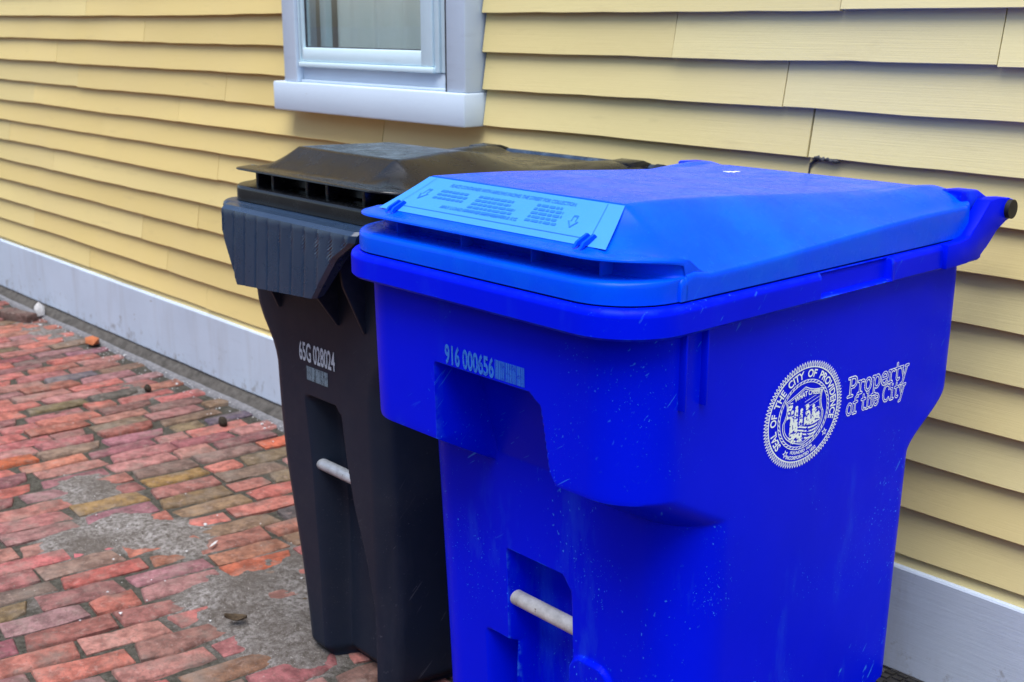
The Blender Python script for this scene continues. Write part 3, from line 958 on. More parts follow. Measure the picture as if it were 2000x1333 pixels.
# ------------------------------------------------------------------ blue recycling cart
bx, by = -1.295, 1.10
blue = empty('recycling_cart', (bx, by, 0))
tag(blue, 'bright blue wheeled recycling cart with a white city seal on its side', 'recycling bin', 'wheeled carts against the house wall')
def b_hw(z): return 0.299 + 0.014 * ss(0.1, 0.95, z)
def b_yf(z):
    up = 0.004 * (0.955 - z) / 0.2
    low = 0.124 + 0.022 * (0.65 - z) / 0.6
    k = 1 - np.clip((z - 0.655) / (0.719 - 0.655), 0, 1); k = k * 0.92 + 0.08 * (1 - ss(0.640, 0.730, z))
    return up * (1 - k) + low * k
def b_spec(z):
    yb = 0.825 - 0.105 * (1 - ss(0.635, 0.735, z)) - 0.16 * (1 - ss(0.03, 0.22, z))
    hw = b_hw(z)
    bot = 0.03 * (1 - ss(0.02, 0.06, z))
    return dict(yf=b_yf(z) + bot, yb=yb, xl=-hw + bot, xr=hw - bot, xbl=-hw + bot, xbr=hw - bot, rf=0.088, rb=0.034)
def b_disp(x, z, yf):
    y = np.full_like(x, yf)
    # upper notch, open at the bottom
    nx0, nx1 = -0.101, 0.127 + 0.022 * np.clip((0.845 - z) / 0.12, 0, 1) + 0.03 * np.clip((0.735 - z) / 0.06, 0, 1)
    m = ss(nx0 - 0.003, nx0 + 0.006, x) * (1 - ss(nx1 - 0.006, nx1 + 0.003, x))
    ztop_ = 0.842 - 0.012 * ss(nx1 - 0.02, nx1, x)
    m = m * (1 - ss(ztop_ - 0.006, ztop_ + 0.003, z))
    inner = 0.076 + (0.124 - 0.076) * np.clip((0.842 - z) / 0.17, 0, 1)
    y = y + m * np.maximum(inner - y, 0)
    # lower notch with the catch bar
    lx0, lx1 = -0.078, 0.070
    if z < 0.53:
        zt = 0.502 - 0.022 * ss(lx1 - 0.024, lx1 + 0.001, x) ** 1.5
        m = ss(lx0 - 0.003, lx0 + 0.007, x) * (1 - ss(lx1 - 0.006, lx1 + 0.002, x)) * (1 - ss(zt - 0.010, zt + 0.003, z))
        y = y + 0.066 * m
        # channel below the left lug
        zc = 0.332 + 0.002 * (x + 0.1)
        m2 = ss(-0.142, -0.112, x) * (1 - ss(lx0 - 0.004, lx0, x)) * (1 - ss(zc - 0.008, zc + 0.003, z))
        y = y + 0.060 * m2 * (1 - m)
        # rounded lug round the right end of the bar
        d = np.maximum(np.abs(x - 0.115) - 0.012, 0) ** 2 + np.maximum(z - 0.342, 0) ** 2
        lug = 1 - ss(0.031, 0.037, np.sqrt(d))
        y = y - 0.009 * lug * (1 - m) * (x > lx1 - 0.002)
    return y
zs_b = np.unique(np.concatenate([np.linspace(0.02, 0.30, 60), np.linspace(0.30, 0.53, 84), np.linspace(0.53, 0.83, 90), np.linspace(0.83, 0.86, 14), np.linspace(0.86, 0.975, 20)]))
cart_body('body', BLUE, blue, zs_b, b_spec, b_disp)
make_rim('rim', BLUE, blue, -0.334, 0.331, -0.034, 0.865, 0.956, 0.998, 0.10, recess=(0.374, 0.556))
# reinforcing ribs below the rim on the side
for yy in (0.083, 0.127):
    for sx in (1, -1):
        box('rib', *(sorted((sx * 0.306, sx * 0.3235))), yy, yy + 0.0042, 0.849, 0.958, BLUE_PLAIN, blue, 0.0012)
LB = dict(L=0.318, r=0.096, yfr=-0.026, yb=0.842, zsb=1.0005, zst=1.030, siderise=0.020, zt=1.113, zback=1.0765, drop=0.005, yp0=0.06, yp1=0.78,
          a=0.205, aback=0.205, ys0=0.004, ys1=0.086, zlu=1.0560, lipo=-0.001, wall=0.044, kx=0.266, kw=0.040, kh=0.012, ky=0.78, seed=3.0)
lidB, ztB = make_lid(blue, BLUE_SKYLIT, LB)
del lidB['ztop']
for x in (-0.20, -0.045, 0.105, 0.235):
    yb_ = LB['yfr'] + 0.085
    box('web', x, x + 0.0038, LB['yfr'] + 0.034, LB['yfr'] + 0.060, 1.029, 1.058, BLUE_SKYLIT, lidB, 0.0008)
# textured panel, sky sheen in its colour, with moulded writing on the sloping lid front
def slopeB(u, v, off=0.0):
    """u across (-1..1 of the panel), v up the slope 0..1"""
    y0, z0 = 0.004, 1.0627; y1 = 0.086; z1 = 1.1125
    hwid = 0.248 + (0.208 - 0.248) * v
    x = u * hwid
    sag = 0.0012 * math.sin(math.pi * v)
    n = Vector((0, -(z1 - z0), (y1 - y0))).normalized()
    return (x + n.x * off, y0 + (y1 - y0) * v + n.y * off, z0 + (z1 - z0) * v - sag + n.z * off)
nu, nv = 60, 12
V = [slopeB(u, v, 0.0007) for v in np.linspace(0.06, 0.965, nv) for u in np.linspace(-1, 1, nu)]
mesh_obj('label_panel', V, grid_faces(nv, nu), PANEL_SKYLIT, lidB, angle=80)
tx = []
tx.append(fit_text('PLACE CONTAINER WITH ARROWS FACING THE STREET FOR COLLECTION', -0.66, 0.60, 0.80, 0.875, 0.012))
tx.append(fit_text('MAX LOAD RATING 332.5 LBS/150.8 KG', -0.50, 0.22, 0.30, 0.375, 0.012))
def lines(u0, u1, vtop, n, seed, dv=0.085):
    r = np.random.default_rng(seed)
    V, F = [], []
    for i in range(n):
        u = u0; end = u0 + (u1 - u0) * r.uniform(0.75, 1.0)
        while u < end:
            w = min(r.uniform(0.02, 0.07), end - u)
            n0 = len(V); v0 = vtop - i * dv
            V += [(u, v0 - 0.05), (u + w, v0 - 0.05), (u + w, v0), (u, v0)]; F.append((n0, n0 + 1, n0 + 2, n0 + 3))
            u += w + 0.012
    return np.array(V), F
tx += [lines(-0.68, -0.36, 0.715, 3, 1), lines(-0.28, 0.14, 0.715, 5, 2), lines(0.28, 0.58, 0.74, 5, 3)]
def arrow(u, v):
    """outlined arrow pointing down the slope"""
    s = 0.045
    outer = np.array([(-0.45, 1.0), (0.45, 1.0), (0.45, 0.0), (1.0, 0.0), (0, -1.1), (-1.0, 0.0), (-0.45, 0.0)])
    cen = np.array([0, 0.1]); inner = cen + (outer - cen) * 0.72
    V = np.concatenate([outer, inner]) * (s, 0.13) + (u, v)
    return V, [(i, (i + 1) % 7, 7 + (i + 1) % 7, 7 + i) for i in range(7)]
tx += [arrow(-0.80, 0.56), arrow(0.66, 0.50)]
def frame(u0, u1, v0, v1, w=0.004, wv=0.012):
    V = [(u0, v0), (u1, v0), (u1, v1), (u0, v1), (u0 + w, v0 + wv), (u1 - w, v0 + wv), (u1 - w, v1 - wv), (u0 + w, v1 - wv)]
    return np.array(V), [(0, 1, 5, 4), (1, 2, 6, 5), (3, 0, 4, 7)]
tx.append(frame(-0.90, 0.86, 0.20, 0.95))
tv, tf = join(tx)
mesh_obj('moulded_lettering', [slopeB(u, v, 0.0015) for u, v in tv], tf, PANEL_INK, lidB, smooth=False)
for u in (-0.84, 0.84):
    a = Vector(slopeB(u, 0.10, 0.0))
    bm = bmesh.new()
    for dx in (-0.006, 0.006):
        vs = [bm.verts.new((a.x + dx + sx * 0.0022, a.y + yy_, a.z + zz_)) for sx in (-1, 1) for (yy_, zz_) in ((-0.016, -0.004), (0.016, 0.008), (0.010, 0.013), (-0.010, 0.004))]
        for q in ((0, 1, 2, 3), (7, 6, 5, 4), (0, 4, 5, 1), (1, 5, 6, 2), (2, 6, 7, 3), (3, 7, 4, 0)): bm.faces.new([vs[i] for i in q])
    bm_obj('lip_ridge', bm, BLUE_SKYLIT, lidB, smooth=True)
# hinge arms, caps, grip bar
arm = [(0.715, 0.957), (0.782, 0.9585), (0.825, 0.965), (0.851, 0.981), (0.879, 1.004), (0.909, 1.017), (0.934, 1.022), (0.944, 1.036), (0.936, 1.050), (0.912, 1.0565), (0.872, 1.060), (0.845, 1.058), (0.815, 1.030), (0.785, 1.004), (0.755, 0.9985), (0.715, 0.998)]
for sx in (1, -1):
    ha = prism('hinge_arm', arm, *(sorted((sx * 0.3125, sx * 0.3385))), BLUE_PLAIN, blue, 0.003)
    tube('hinge_cap', (sx * 0.338, 0.911, 1.0375), (sx * 0.3465, 0.911, 1.0375), 0.0165, RUBBER, ha, 32)
    lug = [(0.80, 1.022), (0.842, 1.010), (0.90, 1.030), (0.905, 1.052), (0.86, 1.072), (0.80, 1.075)]
    prism('hinge_lug', lug, *(sorted((sx * 0.268, sx * 0.308))), BLUE, lidB, 0.005)
tube('handle_bar', (-0.312, 0.911, 1.0375), (0.312, 0.911, 1.0375), 0.0125, BLUE, blue, 24)
tube('catch_bar', (-0.096, 0.150, 0.409), (0.105, 0.150, 0.408), 0.0132, BAR, blue, 32)
tube('axle', (-0.30, 0.70, 0.105), (0.30, 0.70, 0.105), 0.010, GALV, blue, 20)
wheel(blue, 0.292, 0.352, 0.70, 0.105)
wheel(blue, -0.352, -0.292, 0.70, 0.105)

# front serial number and barcode
def frontB(u, v, off=0.0010): return (u, b_yf(v) - off, v)
def deco(name, parts, fn, mat, parent):
    v, f = join(parts)
    return mesh_obj(name, [fn(a, b) for a, b in v], f, mat, parent, smooth=False)
deco('serial_number', [fit_text('916 000656', -0.076, 0.036, 0.848, 0.880, 0.03)], frontB, INK_FADED, blue)
deco('barcode', [barcode(0.0385, 0.101, 0.850, 0.8785, 4)], frontB, INK_FADED, blue)

# seal and lettering on the right side: local (y, z)
def sideB(u, v, off=0.0011): return (b_hw(v) + off, u, v)
SC = (0.376, 0.779); SRU, SRV = 0.1005, 0.0835
def polar(r, a): return (SC[0] + SRU * r * math.sin(a), SC[1] + SRV * r * math.cos(a))
def ringp(r0, r1, a0=0, a1=2 * math.pi, n=120):
    V, F = [], []
    for i in range(n + 1):
        a = a0 + (a1 - a0) * i / n
        V += [polar(r0, a), polar(r1, a)]
    for i in range(n): F.append((2 * i, 2 * i + 1, 2 * i + 3, 2 * i + 2))
    return np.array(V), F
def arc_text(s, a0, a1, r0, r1, bold=0.02, flip=False):
    v, f = text_verts(s, 1.0, bold)
    mn, mx = v.min(0), v.max(0); w = (v - mn) / (mx - mn)
    # keep long strings subdivided enough: letters are small, vertices are mapped directly
    out = []
    for u, q in w:
        a = a0 + (a1 - a0) * u
        out.append(polar(r0 + (r1 - r0) * q, a))
    return np.array(out), f
seal = [ringp(0.865, 0.885), ringp(0.64, 0.652), ringp(0.592, 0.604)]
N = 96
V, F = [], []
for i in range(N):      # milled edge: a ring of small hollow loops
    a = 2 * math.pi * i / N; h_ = math.pi / N * 0.92
    o0 = [(0.885, a - h_), (0.945, a - h_ * 0.85), (1.0, a), (0.945, a + h_ * 0.85), (0.885, a + h_)]
    i0 = [(0.885, a - h_ * 0.5), (0.935, a - h_ * 0.40), (0.968, a), (0.935, a + h_ * 0.40), (0.885, a + h_ * 0.5)]
    n0 = len(V); V += [polar(*q) for q in o0] + [polar(*q) for q in i0]
    F += [(n0 + j, n0 + j + 1, n0 + 6 + j, n0 + 5 + j) for j in range(4)]
seal.append((np.array(V), F))
V, F = [], []
for i in range(44):     # rope
    a = 2 * math.pi * i / 44; d_ = 0.075
    n0 = len(V); V += [polar(0.606, a), polar(0.606, a + 0.045), polar(0.638, a + d_ + 0.045), polar(0.638, a + d_)]
    F.append((n0, n0 + 1, n0 + 2, n0 + 3))
seal.append((np.array(V), F))
seal.append(arc_text('SEAL  OF  THE  CITY  OF  PROVIDENCE', R(-130), R(110), 0.685, 0.835, 0.022))
def ltext(s, u0, u1, v0, v1, bold=0.02, slope=0.0, curve=0.0):
    v, f = fit_text(s, u0, u1, v0, v1, bold)
    t = (v[:, 0] - (u0 + u1) / 2) / (u1 - u0) * 2
    v = np.column_stack([SC[0] + SRU * v[:, 0], SC[1] + SRV * (v[:, 1] + slope * t - curve * t * t)])
    return v, f
seal.append(ltext('WHAT CHEER?', -0.26, 0.42, 0.34, 0.44, 0.03, 0.0, 0.06))
V_, f_ = arc_text('FOUNDED 1636', R(203), R(157), 0.76, 0.70, 0.03); seal.append(arc_text('FOUNDED 1636', R(203), R(157), 0.735, 0.675, 0.03))
seal.append(arc_text('INCORPORATED 1832', R(208), R(152), 0.835, 0.765, 0.03))
def star(a, r):
    c = np.array(polar(r, a)); V = []
    for k in range(10):
        q = 0.0068 if k % 2 == 0 else 0.0030
        t = k * math.pi / 5
        V.append((c[0] + q * 1.1 * math.sin(t), c[1] + q * math.cos(t)))
    V += [tuple(c + (np.array(p) - c) * 0.55) for p in V]
    return np.array(V), [(k, (k + 1) % 10, 10 + (k + 1) % 10, 10 + k) for k in range(10)]
seal += [star(R(-148), 0.76), star(R(130), 0.76)]
def stroke(pts, w):
    pts = np.array(pts, float); V, F = [], []
    for i, p in enumerate(pts):
        a = pts[max(i - 1, 0)]; b = pts[min(i + 1, len(pts) - 1)]
        t = (b - a) / (np.linalg.norm(b - a) + 1e-9); nn = np.array([-t[1], t[0]]) * w / 2
        V += [p + nn, p - nn]
    F = [(2 * i, 2 * i + 1, 2 * i + 3, 2 * i + 2) for i in range(len(pts) - 1)]
    V = np.array(V)
    return np.column_stack([SC[0] + SRU * V[:, 0], SC[1] + SRV * V[:, 1]]), F
def bez(p0, p1, p2, n=12):
    t = np.linspace(0, 1, n)[:, None]
    return (1 - t) ** 2 * np.array(p0) + 2 * t * (1 - t) * np.array(p1) + t * t * np.array(p2)
shield = np.concatenate([bez((-0.47, 0.33), (-0.22, 0.42), (0, 0.52)), bez((0, 0.52), (0.2, 0.40), (0.47, 0.40)), bez((0.47, 0.40), (0.36, 0.18), (0.50, -0.05)),
                         bez((0.50, -0.05), (0.55, -0.42), (0.02, -0.57)), bez((0.02, -0.57), (-0.55, -0.42), (-0.52, -0.05)), bez((-0.52, -0.05), (-0.38, 0.15), (-0.47, 0.33))])
seal += [stroke(shield, 0.016), stroke(shield * 0.93, 0.012)]
# engraved picture inside the shield: shoreline figures, rigging, rocks and water lines
def cells():
    n = 110
    u = np.linspace(-0.46, 0.46, n); v = np.linspace(-0.50, 0.34, n)
    U, Vv = np.meshgrid(u, v)
    inside = (np.abs(U) < 0.43 - 0.5 * np.clip(-0.18 - Vv, 0, 1) ** 1.15) & (Vv < 0.30)
    nz = fbm(U * 26 + 3, Vv * 34 + 7, 3)
    m = np.zeros_like(U, bool)
    for (cx, w_, y0, y1) in ((-0.30, 0.055, -0.38, 0.08), (-0.20, 0.06, -0.36, 0.14), (-0.07, 0.05, -0.20, 0.06), (0.07, 0.045, -0.16, 0.10), (0.24, 0.05, -0.16, 0.06)):
        body = (np.abs(U - cx) < w_ * (1 - 0.35 * (Vv - y0) / (y1 - y0))) & (Vv > y0) & (Vv < y1)
        head = ((U - cx) ** 2 + (Vv - y1 - 0.035) ** 2) < 0.034 ** 2
        m |= (body & (nz > 0.40)) | head
    m |= (Vv < -0.06) & (Vv > -0.22) & (U > 0.02) & (nz > 0.40)                       # boat and rocks
    m |= (np.abs(U - 0.10) < 0.10 * np.clip(0.20 - Vv, 0, 1) * 3) & (Vv > -0.10) & (Vv < 0.17) & (nz > 0.42)
    m |= (U < -0.30) & (Vv > 0.0) & (nz > 0.46)                                       # foliage
    m |= (np.abs(U - 0.30) < 0.10) & (Vv > -0.10) & (Vv < 0.06) & (nz > 0.47)
    wav = np.sin((Vv + 0.05 * np.sin(U * 7)) * 95) > 0.15
    m |= (Vv < -0.20) & (U > -0.14) & wav & (nz > 0.36)
    m |= (Vv < -0.30) & (U <= -0.02) & (nz > 0.44)
    m |= (Vv > 0.12) & (Vv < 0.30) & (np.sin((Vv - 0.25 * U) * 90) > 0.93) & (U > 0.0)  # sky lines
    m &= inside
    V, F = [], []
    du, dv = u[1] - u[0], v[1] - v[0]
    for i in range(n):
        j = 0
        while j < n:
            if m[i, j]:
                k = j
                while k < n and m[i, k]: k += 1
                n0 = len(V)
                V += [(u[j], v[i]), (u[j] + du * (k - j), v[i]), (u[j] + du * (k - j), v[i] + dv), (u[j], v[i] + dv)]
                F.append((n0, n0 + 1, n0 + 2, n0 + 3)); j = k
            else: j += 1
    V = np.array(V)
    return np.column_stack([SC[0] + SRU * V[:, 0], SC[1] + SRV * V[:, 1]]), F
seal.append(cells())
deco('city_seal', seal, sideB, INK_WHITE, blue)

# outlined slab-serif lettering, drawn as strokes on a fine grid
def glyph_field(U, Vv, strokes, w):
    d = np.full(U.shape, 9.0)
    for s in strokes:
        s = np.array(s, float)
        for a, b in zip(s[:-1], s[1:]):
            ab = b - a; L2 = ab @ ab + 1e-12
            t = np.clip(((U - a[0]) * ab[0] + (Vv - a[1]) * ab[1]) / L2, 0, 1)
            d = np.minimum(d, np.hypot(U - a[0] - t * ab[0], Vv - a[1] - t * ab[1]))
    return d
def arcp(cx, cy, rx, ry, a0, a1, n=14): return [(cx + rx * math.cos(R(a)), cy + ry * math.sin(R(a))) for a in np.linspace(a0, a1, n)]
def ser(x, y, w=0.17): return [(x - w, y), (x + w, y)]
GL = {   # x-height 0.66, cap height 1.0; (strokes, advance)
    'P': ([[(0.25, 0), (0.25, 1)], ser(0.25, 0, .2), [(0.05, 1), (0.45, 1)], [(0.25, 1), (0.5, 1)] + arcp(0.5, 0.74, 0.26, 0.26, 90, -90) + [(0.25, 0.48)]], 0.92),
    'r': ([[(0.2, 0), (0.2, 0.66)], ser(0.2, 0), [(0.05, 0.66), (0.2, 0.66)], arcp(0.42, 0.40, 0.22, 0.26, 165, 50)], 0.62),
    'o': ([arcp(0.34, 0.33, 0.26, 0.33, 0, 360, 26)], 0.74),
    'p': ([[(0.2, -0.36), (0.2, 0.66)], ser(0.2, -0.36), [(0.05, 0.66), (0.2, 0.66)], arcp(0.44, 0.33, 0.25, 0.33, 0, 360, 26)], 0.82),
    'e': ([[(0.10, 0.35), (0.60, 0.35)], arcp(0.35, 0.33, 0.26, 0.33, 5, 325, 24)], 0.72),
    't': ([[(0.22, 0.92), (0.22, 0.12)] + arcp(0.36, 0.13, 0.14, 0.13, 180, 310, 8), [(0.04, 0.66), (0.44, 0.66)]], 0.55),
    'y': ([[(0.12, 0.66), (0.38, 0.02)], [(0.64, 0.66), (0.28, -0.30), (0.12, -0.34)], ser(0.12, 0.66, .12), ser(0.64, 0.66, .12)], 0.76),
    'f': ([[(0.2, 0), (0.2, 0.82)] + arcp(0.37, 0.82, 0.17, 0.18, 180, 50, 8), ser(0.2, 0), [(0.04, 0.66), (0.42, 0.66)]], 0.55),
    'h': ([[(0.2, 0), (0.2, 1)], ser(0.2, 0, .13), [(0.06, 1), (0.2, 1)], arcp(0.42, 0.40, 0.22, 0.26, 170, 0) + [(0.64, 0)], ser(0.64, 0, .13)], 0.84),
    'C': ([arcp(0.46, 0.5, 0.38, 0.5, 45, 315, 26), [(0.74, 0.95), (0.74, 0.72)]], 0.92),
    'i': ([[(0.2, 0), (0.2, 0.66)], ser(0.2, 0), [(0.06, 0.66), (0.2, 0.66)], [(0.19, 0.92), (0.21, 0.92)]], 0.46),
    ' ': ([], 0.34)}
def outline_word(word, u0, u1, vb, hgt, cell=0.00062):
    w = 0.066
    xs_, strokes = 0.0, []
    for ch in word:
        st, adv = GL[ch]
        strokes.append([[(px + xs_, py) for px, py in s] for s in st]); xs_ += adv
    sx = (u1 - u0) / xs_
    us = np.arange(-0.1, xs_ + 0.1, cell / sx); vs_ = np.arange(-0.55, 1.15, cell / hgt)
    U, Vv = np.meshgrid(us, vs_)
    d = np.full(U.shape, 9.0)
    for st in strokes:
        if st: d = np.minimum(d, glyph_field(U, Vv, st, w))
    m = np.abs(d - w) < 0.025
    V, F = [], []
    for i in range(m.shape[0]):
        j = 0
        while j < m.shape[1]:
            if m[i, j]:
                k = j
                while k < m.shape[1] and m[i, k]: k += 1
                n0 = len(V); a = u0 + us[j] * sx; b = u0 + (us[j] + (k - j) * cell / sx) * sx; c = vb + vs_[i] * hgt
                V += [(a, c), (b, c), (b, c + cell), (a, c + cell)]; F.append((n0, n0 + 1, n0 + 2, n0 + 3)); j = k
            else: j += 1
    return np.array(V), F
deco('property_lettering', [outline_word('Property', 0.491, 0.668, 0.781, 0.0300), outline_word('of the City', 0.491, 0.664, 0.7505, 0.0270)], sideB, INK_WHITE, blue)

# ------------------------------------------------------------------ grey rubbish cart
gx0, gy0 = -1.985, 1.285
grey = empty('rubbish_cart', (gx0, gy0, 0))
tag(grey, 'dark charcoal wheeled rubbish cart with a ribbed front grab handle and black lid', 'rubbish bin', 'wheeled carts against the house wall')
def g_c(z): return -0.015 + 0.045 * (1 - ss(0.0, 0.62, z))
def g_hf(z): return np.interp(z, [0.0, 0.1, 0.255, 0.425, 0.60, 0.668, 0.713, 0.753, 0.80, 0.95], [0.150, 0.158, 0.172, 0.190, 0.194, 0.197, 0.228, 0.262, 0.272, 0.282])
def g_hf_s(z): return (g_hf(z - 0.02) + g_hf(z) + g_hf(z + 0.02)) / 3
def g_yf(z): return 0.0 + 0.004 * (0.7 - z)
def g_spec(z):
    hf = float(g_hf_s(z)); c = g_c(z)
    hb = 0.252 + 0.035 * ss(0.2, 0.95, z)
    bot = 0.02 * (1 - ss(0.0, 0.03, z))
    yb = 0.63 - 0.10 * (1 - ss(0.55, 0.65, z)) - 0.12 * (1 - ss(0.0, 0.25, z))
    return dict(yf=g_yf(z) + bot, yb=yb, xl=c - hf + bot, xr=c + hf - bot, xbl=-hb, xbr=hb, rf=0.046, rb=0.05)
def g_disp(x, z, yf):
    y = np.full_like(x, yf)
    x0 = np.interp(z, [0.0, 0.227, 0.457, 0.593], [-0.046, -0.050, -0.062, -0.078])
    x1 = np.interp(z, [0.063, 0.185, 0.30, 0.40, 0.49, 0.59], [0.150, 0.142, 0.115, 0.080, 0.060, 0.046])
    zt = 0.598 - 0.014 * ss(x1 - 0.018, x1, x)
    m = ss(x0 - 0.006, x0 + 0.030, x) * (1 - ss(x1 - 0.006, x1 + 0.004, x)) * (1 - ss(zt - 0.016, zt + 0.004, z))
    depth = 0.062 - 0.012 * (1 - ss(0.0, 0.4, z))
    return y + depth * m
zs_g = np.unique(np.concatenate([np.linspace(0.0, 0.56, 110), np.linspace(0.56, 0.61, 24), np.linspace(0.61, 0.98, 70)]))
cart_body('body', GREY, grey, zs_g, g_spec, g_disp)
make_rim('rim', GREY_RIM, grey, -0.305, 0.300, -0.062, 0.665, 0.948, 0.990, 0.055)
# scooped grab handle: ribbed plate standing forward of the body
nu, nv = 181, 22
def handle_pt(u, v, off=0.0):
    # u 0..1 across, v 0 (top) .. 1 (bottom)
    zt, zb = 0.9885, 0.842
    xl = np.interp(v, [0, 0.33, 1], [-0.250, -0.244, -0.174])
    xr = np.interp(v, [0, 0.15, 0.40, 1], [0.246, 0.240, 0.186, 0.122])
    x = xl + (xr - xl) * u
    y = -0.090 - 0.010 * v
    y += 0.030 * max(0.0, (0.055 - u) / 0.055) + 0.008 * max(0.0, (u - 0.975) / 0.025)      # end facets fold back
    q = ((x + 0.3) / 0.0430) % 1.0
    if 0.055 < u < 0.975: y += (0.0022 * max(0.0, 1 - min(q, 1 - q) / 0.10) + 0.0012 * q) * ss(0.06, 0.14, v)
    z = zt + (zb - zt) * v + 0.009 * (2 * u - 1) * v
    if v < 0.08:
        k = 1 - v / 0.08
        y += 0.010 * k * k
    return (x, y + off, z)
Va = [handle_pt(u, v) for v in np.linspace(0, 1, nv) for u in np.linspace(0, 1, nu)]
Vb = [handle_pt(u, v, 0.0045) for v in np.linspace(0, 1, nv) for u in np.linspace(0, 1, nu)]
F = grid_faces(nv, nu); nn = nv * nu
Fb = [tuple(i + nn for i in reversed(q)) for q in F]
edge = []
for i in range(nu - 1):
    edge.append(((nv - 1) * nu + i, (nv - 1) * nu + i + 1, nn + (nv - 1) * nu + i + 1, nn + (nv - 1) * nu + i)); edge.append((i + 1, i, nn + i, nn + i + 1))
for j in range(nv - 1):
    edge.append((j * nu, (j + 1) * nu, nn + (j + 1) * nu, nn + j * nu)); a = nu - 1
    edge.append(((j + 1) * nu + a, j * nu + a, nn + j * nu + a, nn + (j + 1) * nu + a))
hp = mesh_obj('grab_handle', Va + Vb, F + Fb + edge, GREY_RIM, grey, angle=18)
# top flange joining plate to rim, and end cheeks
V = []
for u in np.linspace(0, 1, 60):
    p = handle_pt(u, 0.0); V += [p, (p[0] * 0.99, -0.030, 0.9895)]
mesh_obj('handle_flange', V, [(2 * i, 2 * i + 1, 2 * i + 3, 2 * i + 2) for i in range(59)], GREY_RIM, hp, angle=60)
for u, dx in ((0.0, -0.012), (1.0, 0.004)):
    V = []
    for v in np.linspace(0, 1, 14):
        p = handle_pt(u, v); V += [p, (p[0] + dx, p[1] + 0.030 * (1 - 0.55 * v), p[2] + 0.004)]
    mesh_obj('handle_cheek', V, [(2 * i, 2 * i + 1, 2 * i + 3, 2 * i + 2) for i in range(13)], GREY_RIM, hp, angle=60)
for x in (-0.165, 0.050, 0.140):
    zl = 0.772
    prism('gusset', [(-0.078, 0.945), (0.012, 0.945), (0.012, zl), (-0.004, zl), (-0.066, 0.86)] if abs(x) < 0.06 else [(-0.058, 0.945), (0.03, 0.945), (0.03, zl), (-0.004, zl), (-0.048, 0.87)], x, x + 0.007, GREY, grey, 0.001)
LG = dict(L=0.288, r=0.062, yfr=-0.040, yb=0.655, zsb=0.9915, zst=1.022, siderise=0.016, zt=1.099, zback=1.060, drop=0.012, yp0=0.24, yp1=0.46,
          a=0.165, aback=0.120, ys0=-0.006, ys1=0.066, zlu=1.0535, lipo=-0.004, wall=0.045, kx=0.222, kw=0.052, kh=0.016, ky=0.58, seed=9.0)
lidG, ztG = make_lid(grey, BLACK_LID, LG)
del lidG['ztop']
for x in (-0.205, -0.145, -0.02, 0.05, 0.17):
    box('web', x, x + 0.010, LG['yfr'] + 0.024, LG['yfr'] + 0.060, 1.021, 1.055, BLACK_LID, lidG, 0.0012)
tube('handle_bar', (-0.285, 0.672, 1.040), (0.285, 0.672, 1.040), 0.0125, GREY_RIM, grey, 24)
armg = [(0.50, 0.949), (0.60, 0.950), (0.655, 0.975), (0.69, 1.020), (0.692, 1.048), (0.665, 1.056), (0.635, 1.040), (0.60, 0.9895), (0.50, 0.989)]
for sx in (1, -1):
    ha = prism('hinge_arm', armg, *(sorted((sx * 0.281, sx * 0.303))), GREY, grey, 0.003)
    tube('hinge_cap', (sx * 0.302, 0.669, 1.037), (sx * 0.309, 0.669, 1.037), 0.015, RUBBER, ha, 28)
    prism('hinge_lug', [(0.60, 1.02), (0.65, 1.02), (0.684, 1.035), (0.68, 1.052), (0.65, 1.062), (0.60, 1.06)], *(sorted((sx * 0.195, sx * 0.262))), BLACK_LID, lidG, 0.005)
tube('catch_bar', (-0.085, 0.020, 0.446), (0.085, 0.020, 0.446), 0.0125, GALV, grey, 28)
tube('axle', (-0.26, 0.55, 0.12), (0.26, 0.55, 0.12), 0.010, GALV, grey, 20)
wheel(grey, 0.24, 0.295, 0.55, 0.12)
wheel(grey, -0.295, -0.24, 0.55, 0.12)
def frontG(u, v, off=0.0010): return (u, g_yf(v) - off, v)
deco('serial_number', [fit_text('65G 028024', -0.094, 0.036, 0.672, 0.713, 0.018)], frontG, INK_GREY, grey)
deco('barcode', [barcode(-0.069, 0.008, 0.634, 0.6635, 9)], frontG, INK_WORN, grey)

# ------------------------------------------------------------------ unseen house added to block low sky light (also mirrored in the pane)
across = empty('added_building', (-2, -12.6, 0))
tag(across, 'unseen brick row house added across the street to block low sky light', 'added_building')
RED = rough_mat('red_brick_facade', (0.20, 0.085, 0.065), (0.28, 0.12, 0.09), 9)
bm = bmesh.new(); box_bm(bm, -13, 15, -7, 0, 0, 7.2)
bm_obj('wall', bm, RED, across)
bm = bmesh.new()
vs = [bm.verts.new(p) for p in ((-13.3, 0.3, 7.2), (15.3, 0.3, 7.2), (15.3, -7.3, 7.2), (-13.3, -7.3, 7.2), (-13.3, -3.5, 9.4), (15.3, -3.5, 9.4))]
for q in ((0, 1, 5, 4), (2, 3, 4, 5), (3, 0, 4), (1, 2, 5), (3, 2, 1, 0)): bm.faces.new([vs[i] for i in q])
bm_obj('roof', bm, ASPHALT, across)
for fl in (1.0, 4.2):
    for i in range(8):
        xx = -11.5 + i * 3.4
        f = box('window', xx, xx + 1.1, 0.0015, 0.06, fl, fl + 1.8, VINYL, across, 0.01)
        box('pane', xx + 0.09, xx + 1.01, 0.0605, 0.068, fl + 0.09, fl + 1.71, GLASSY, f, 0.0)

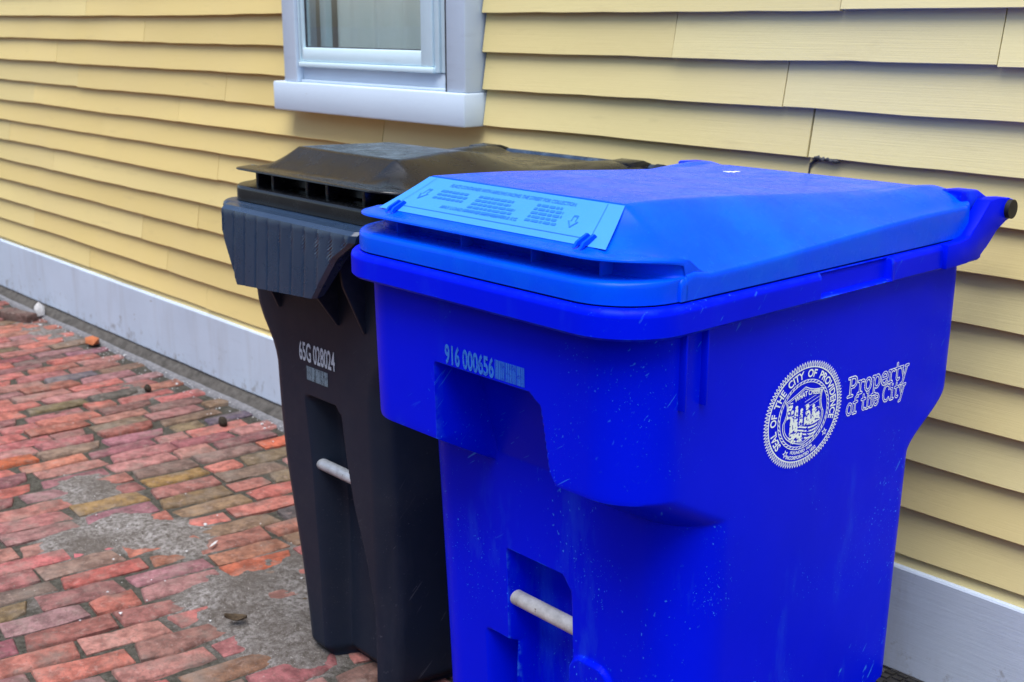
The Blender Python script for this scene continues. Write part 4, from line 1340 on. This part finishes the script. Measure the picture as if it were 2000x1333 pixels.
# ------------------------------------------------------------------ small loose things
def lump(name, loc, size, mat, seed, label, cat, sub=2, rot=0.0):
    r = np.random.default_rng(seed)
    bm = bmesh.new()
    bmesh.ops.create_icosphere(bm, subdivisions=sub, radius=1.0)
    off = r.uniform(0, 50)
    for v in bm.verts:
        k = 0.72 + 0.55 * float(fbm(np.array(v.co.x * 1.7 + off), np.array(v.co.y * 1.7 + v.co.z * 2.3), 3))
        v.co = Vector((v.co.x * size[0] * k, v.co.y * size[1] * k, v.co.z * size[2] * k))
    o = bm_obj(name, bm, mat, smooth=True, angle=40)
    o.location = loc; o.rotation_euler = (0, 0, rot)
    return tag(o, label, cat)
lump('dirt_clod', (-3.60, 1.905, 0.013), (0.023, 0.013, 0.020), CLOD, 1, 'dark clod of dirt on the bricks nearest the grey cart by the wall', 'clod')
lump('dirt_clod', (-4.14, 1.89, 0.011), (0.020, 0.012, 0.016), CLOD, 2, 'dark clod of dirt on the bricks farther along, away from the carts', 'clod')
lump('brick_chip', (-4.93, 2.02, 0.018), (0.05, 0.03, 0.022), CHIP, 3, 'broken orange brick chip lying against the foundation', 'brick chip', 1)
lump('pale_stone', (-5.57, 2.04, 0.035), (0.030, 0.030, 0.045), PALE, 4, 'pale upright stone beside a loose dark brick at the wall foot', 'stone', 1)
me = BRICKS[2][0]
o = bpy.data.objects.new('loose_brick', me); COL.objects.link(o)
o.location = (-5.60, 1.95, 0.040); o.rotation_euler = (0.05, 0.03, 0.3); o.color = (0.12, 0.07, 0.06, 1)
tag(o, 'loose dark brick lying on the pavement by the far wall foot', 'brick')
# curled leaf, petal
def sheet(name, loc, L, Wd, curl, mat, label, cat, rot):
    V = []
    for v in np.linspace(-1, 1, 13):
        w = Wd * max(1 - abs(v) ** 2.2, 0.02)
        for u in np.linspace(-1, 1, 7):
            V.append((v * L, u * w, curl * (abs(u) ** 1.7) + curl * 0.8 * v * v + 0.0004 * math.sin(9 * v + 3 * u)))
    o = mesh_obj(name, V, grid_faces(13, 7), mat, None, angle=80)
    sm = o.modifiers.new('thick', 'SOLIDIFY'); sm.thickness = 0.0006
    o.location = loc; o.rotation_euler = rot
    return tag(o, label, cat)
sheet('dead_leaf', (-2.29, 1.212, 0.018), 0.026, 0.010, 0.011, LEAF, 'curled brown dead leaf on the dirt in front of the grey cart', 'leaf', (0.3, 0.1, 0.9))
zp = float(ztB(np.array(-1.345 - bx), np.array(1.745 - by)))
PETAL = ink('petal_white', (0.78, 0.80, 0.78), 0.0)
sheet('petal', (-1.345, 1.745, zp + 0.006), 0.016, 0.0055, 0.0012, PETAL, 'small white petal lying on the back of the blue lid', 'petal', (0.0, 0.0, 0.95))
sheet('paint_flake', (-2.72, 1.39, 0.008), 0.024, 0.004, 0.001, PALE, 'long white paint flake on the bricks beyond the dirt drift', 'flake', (0.0, 0.05, 2.2))
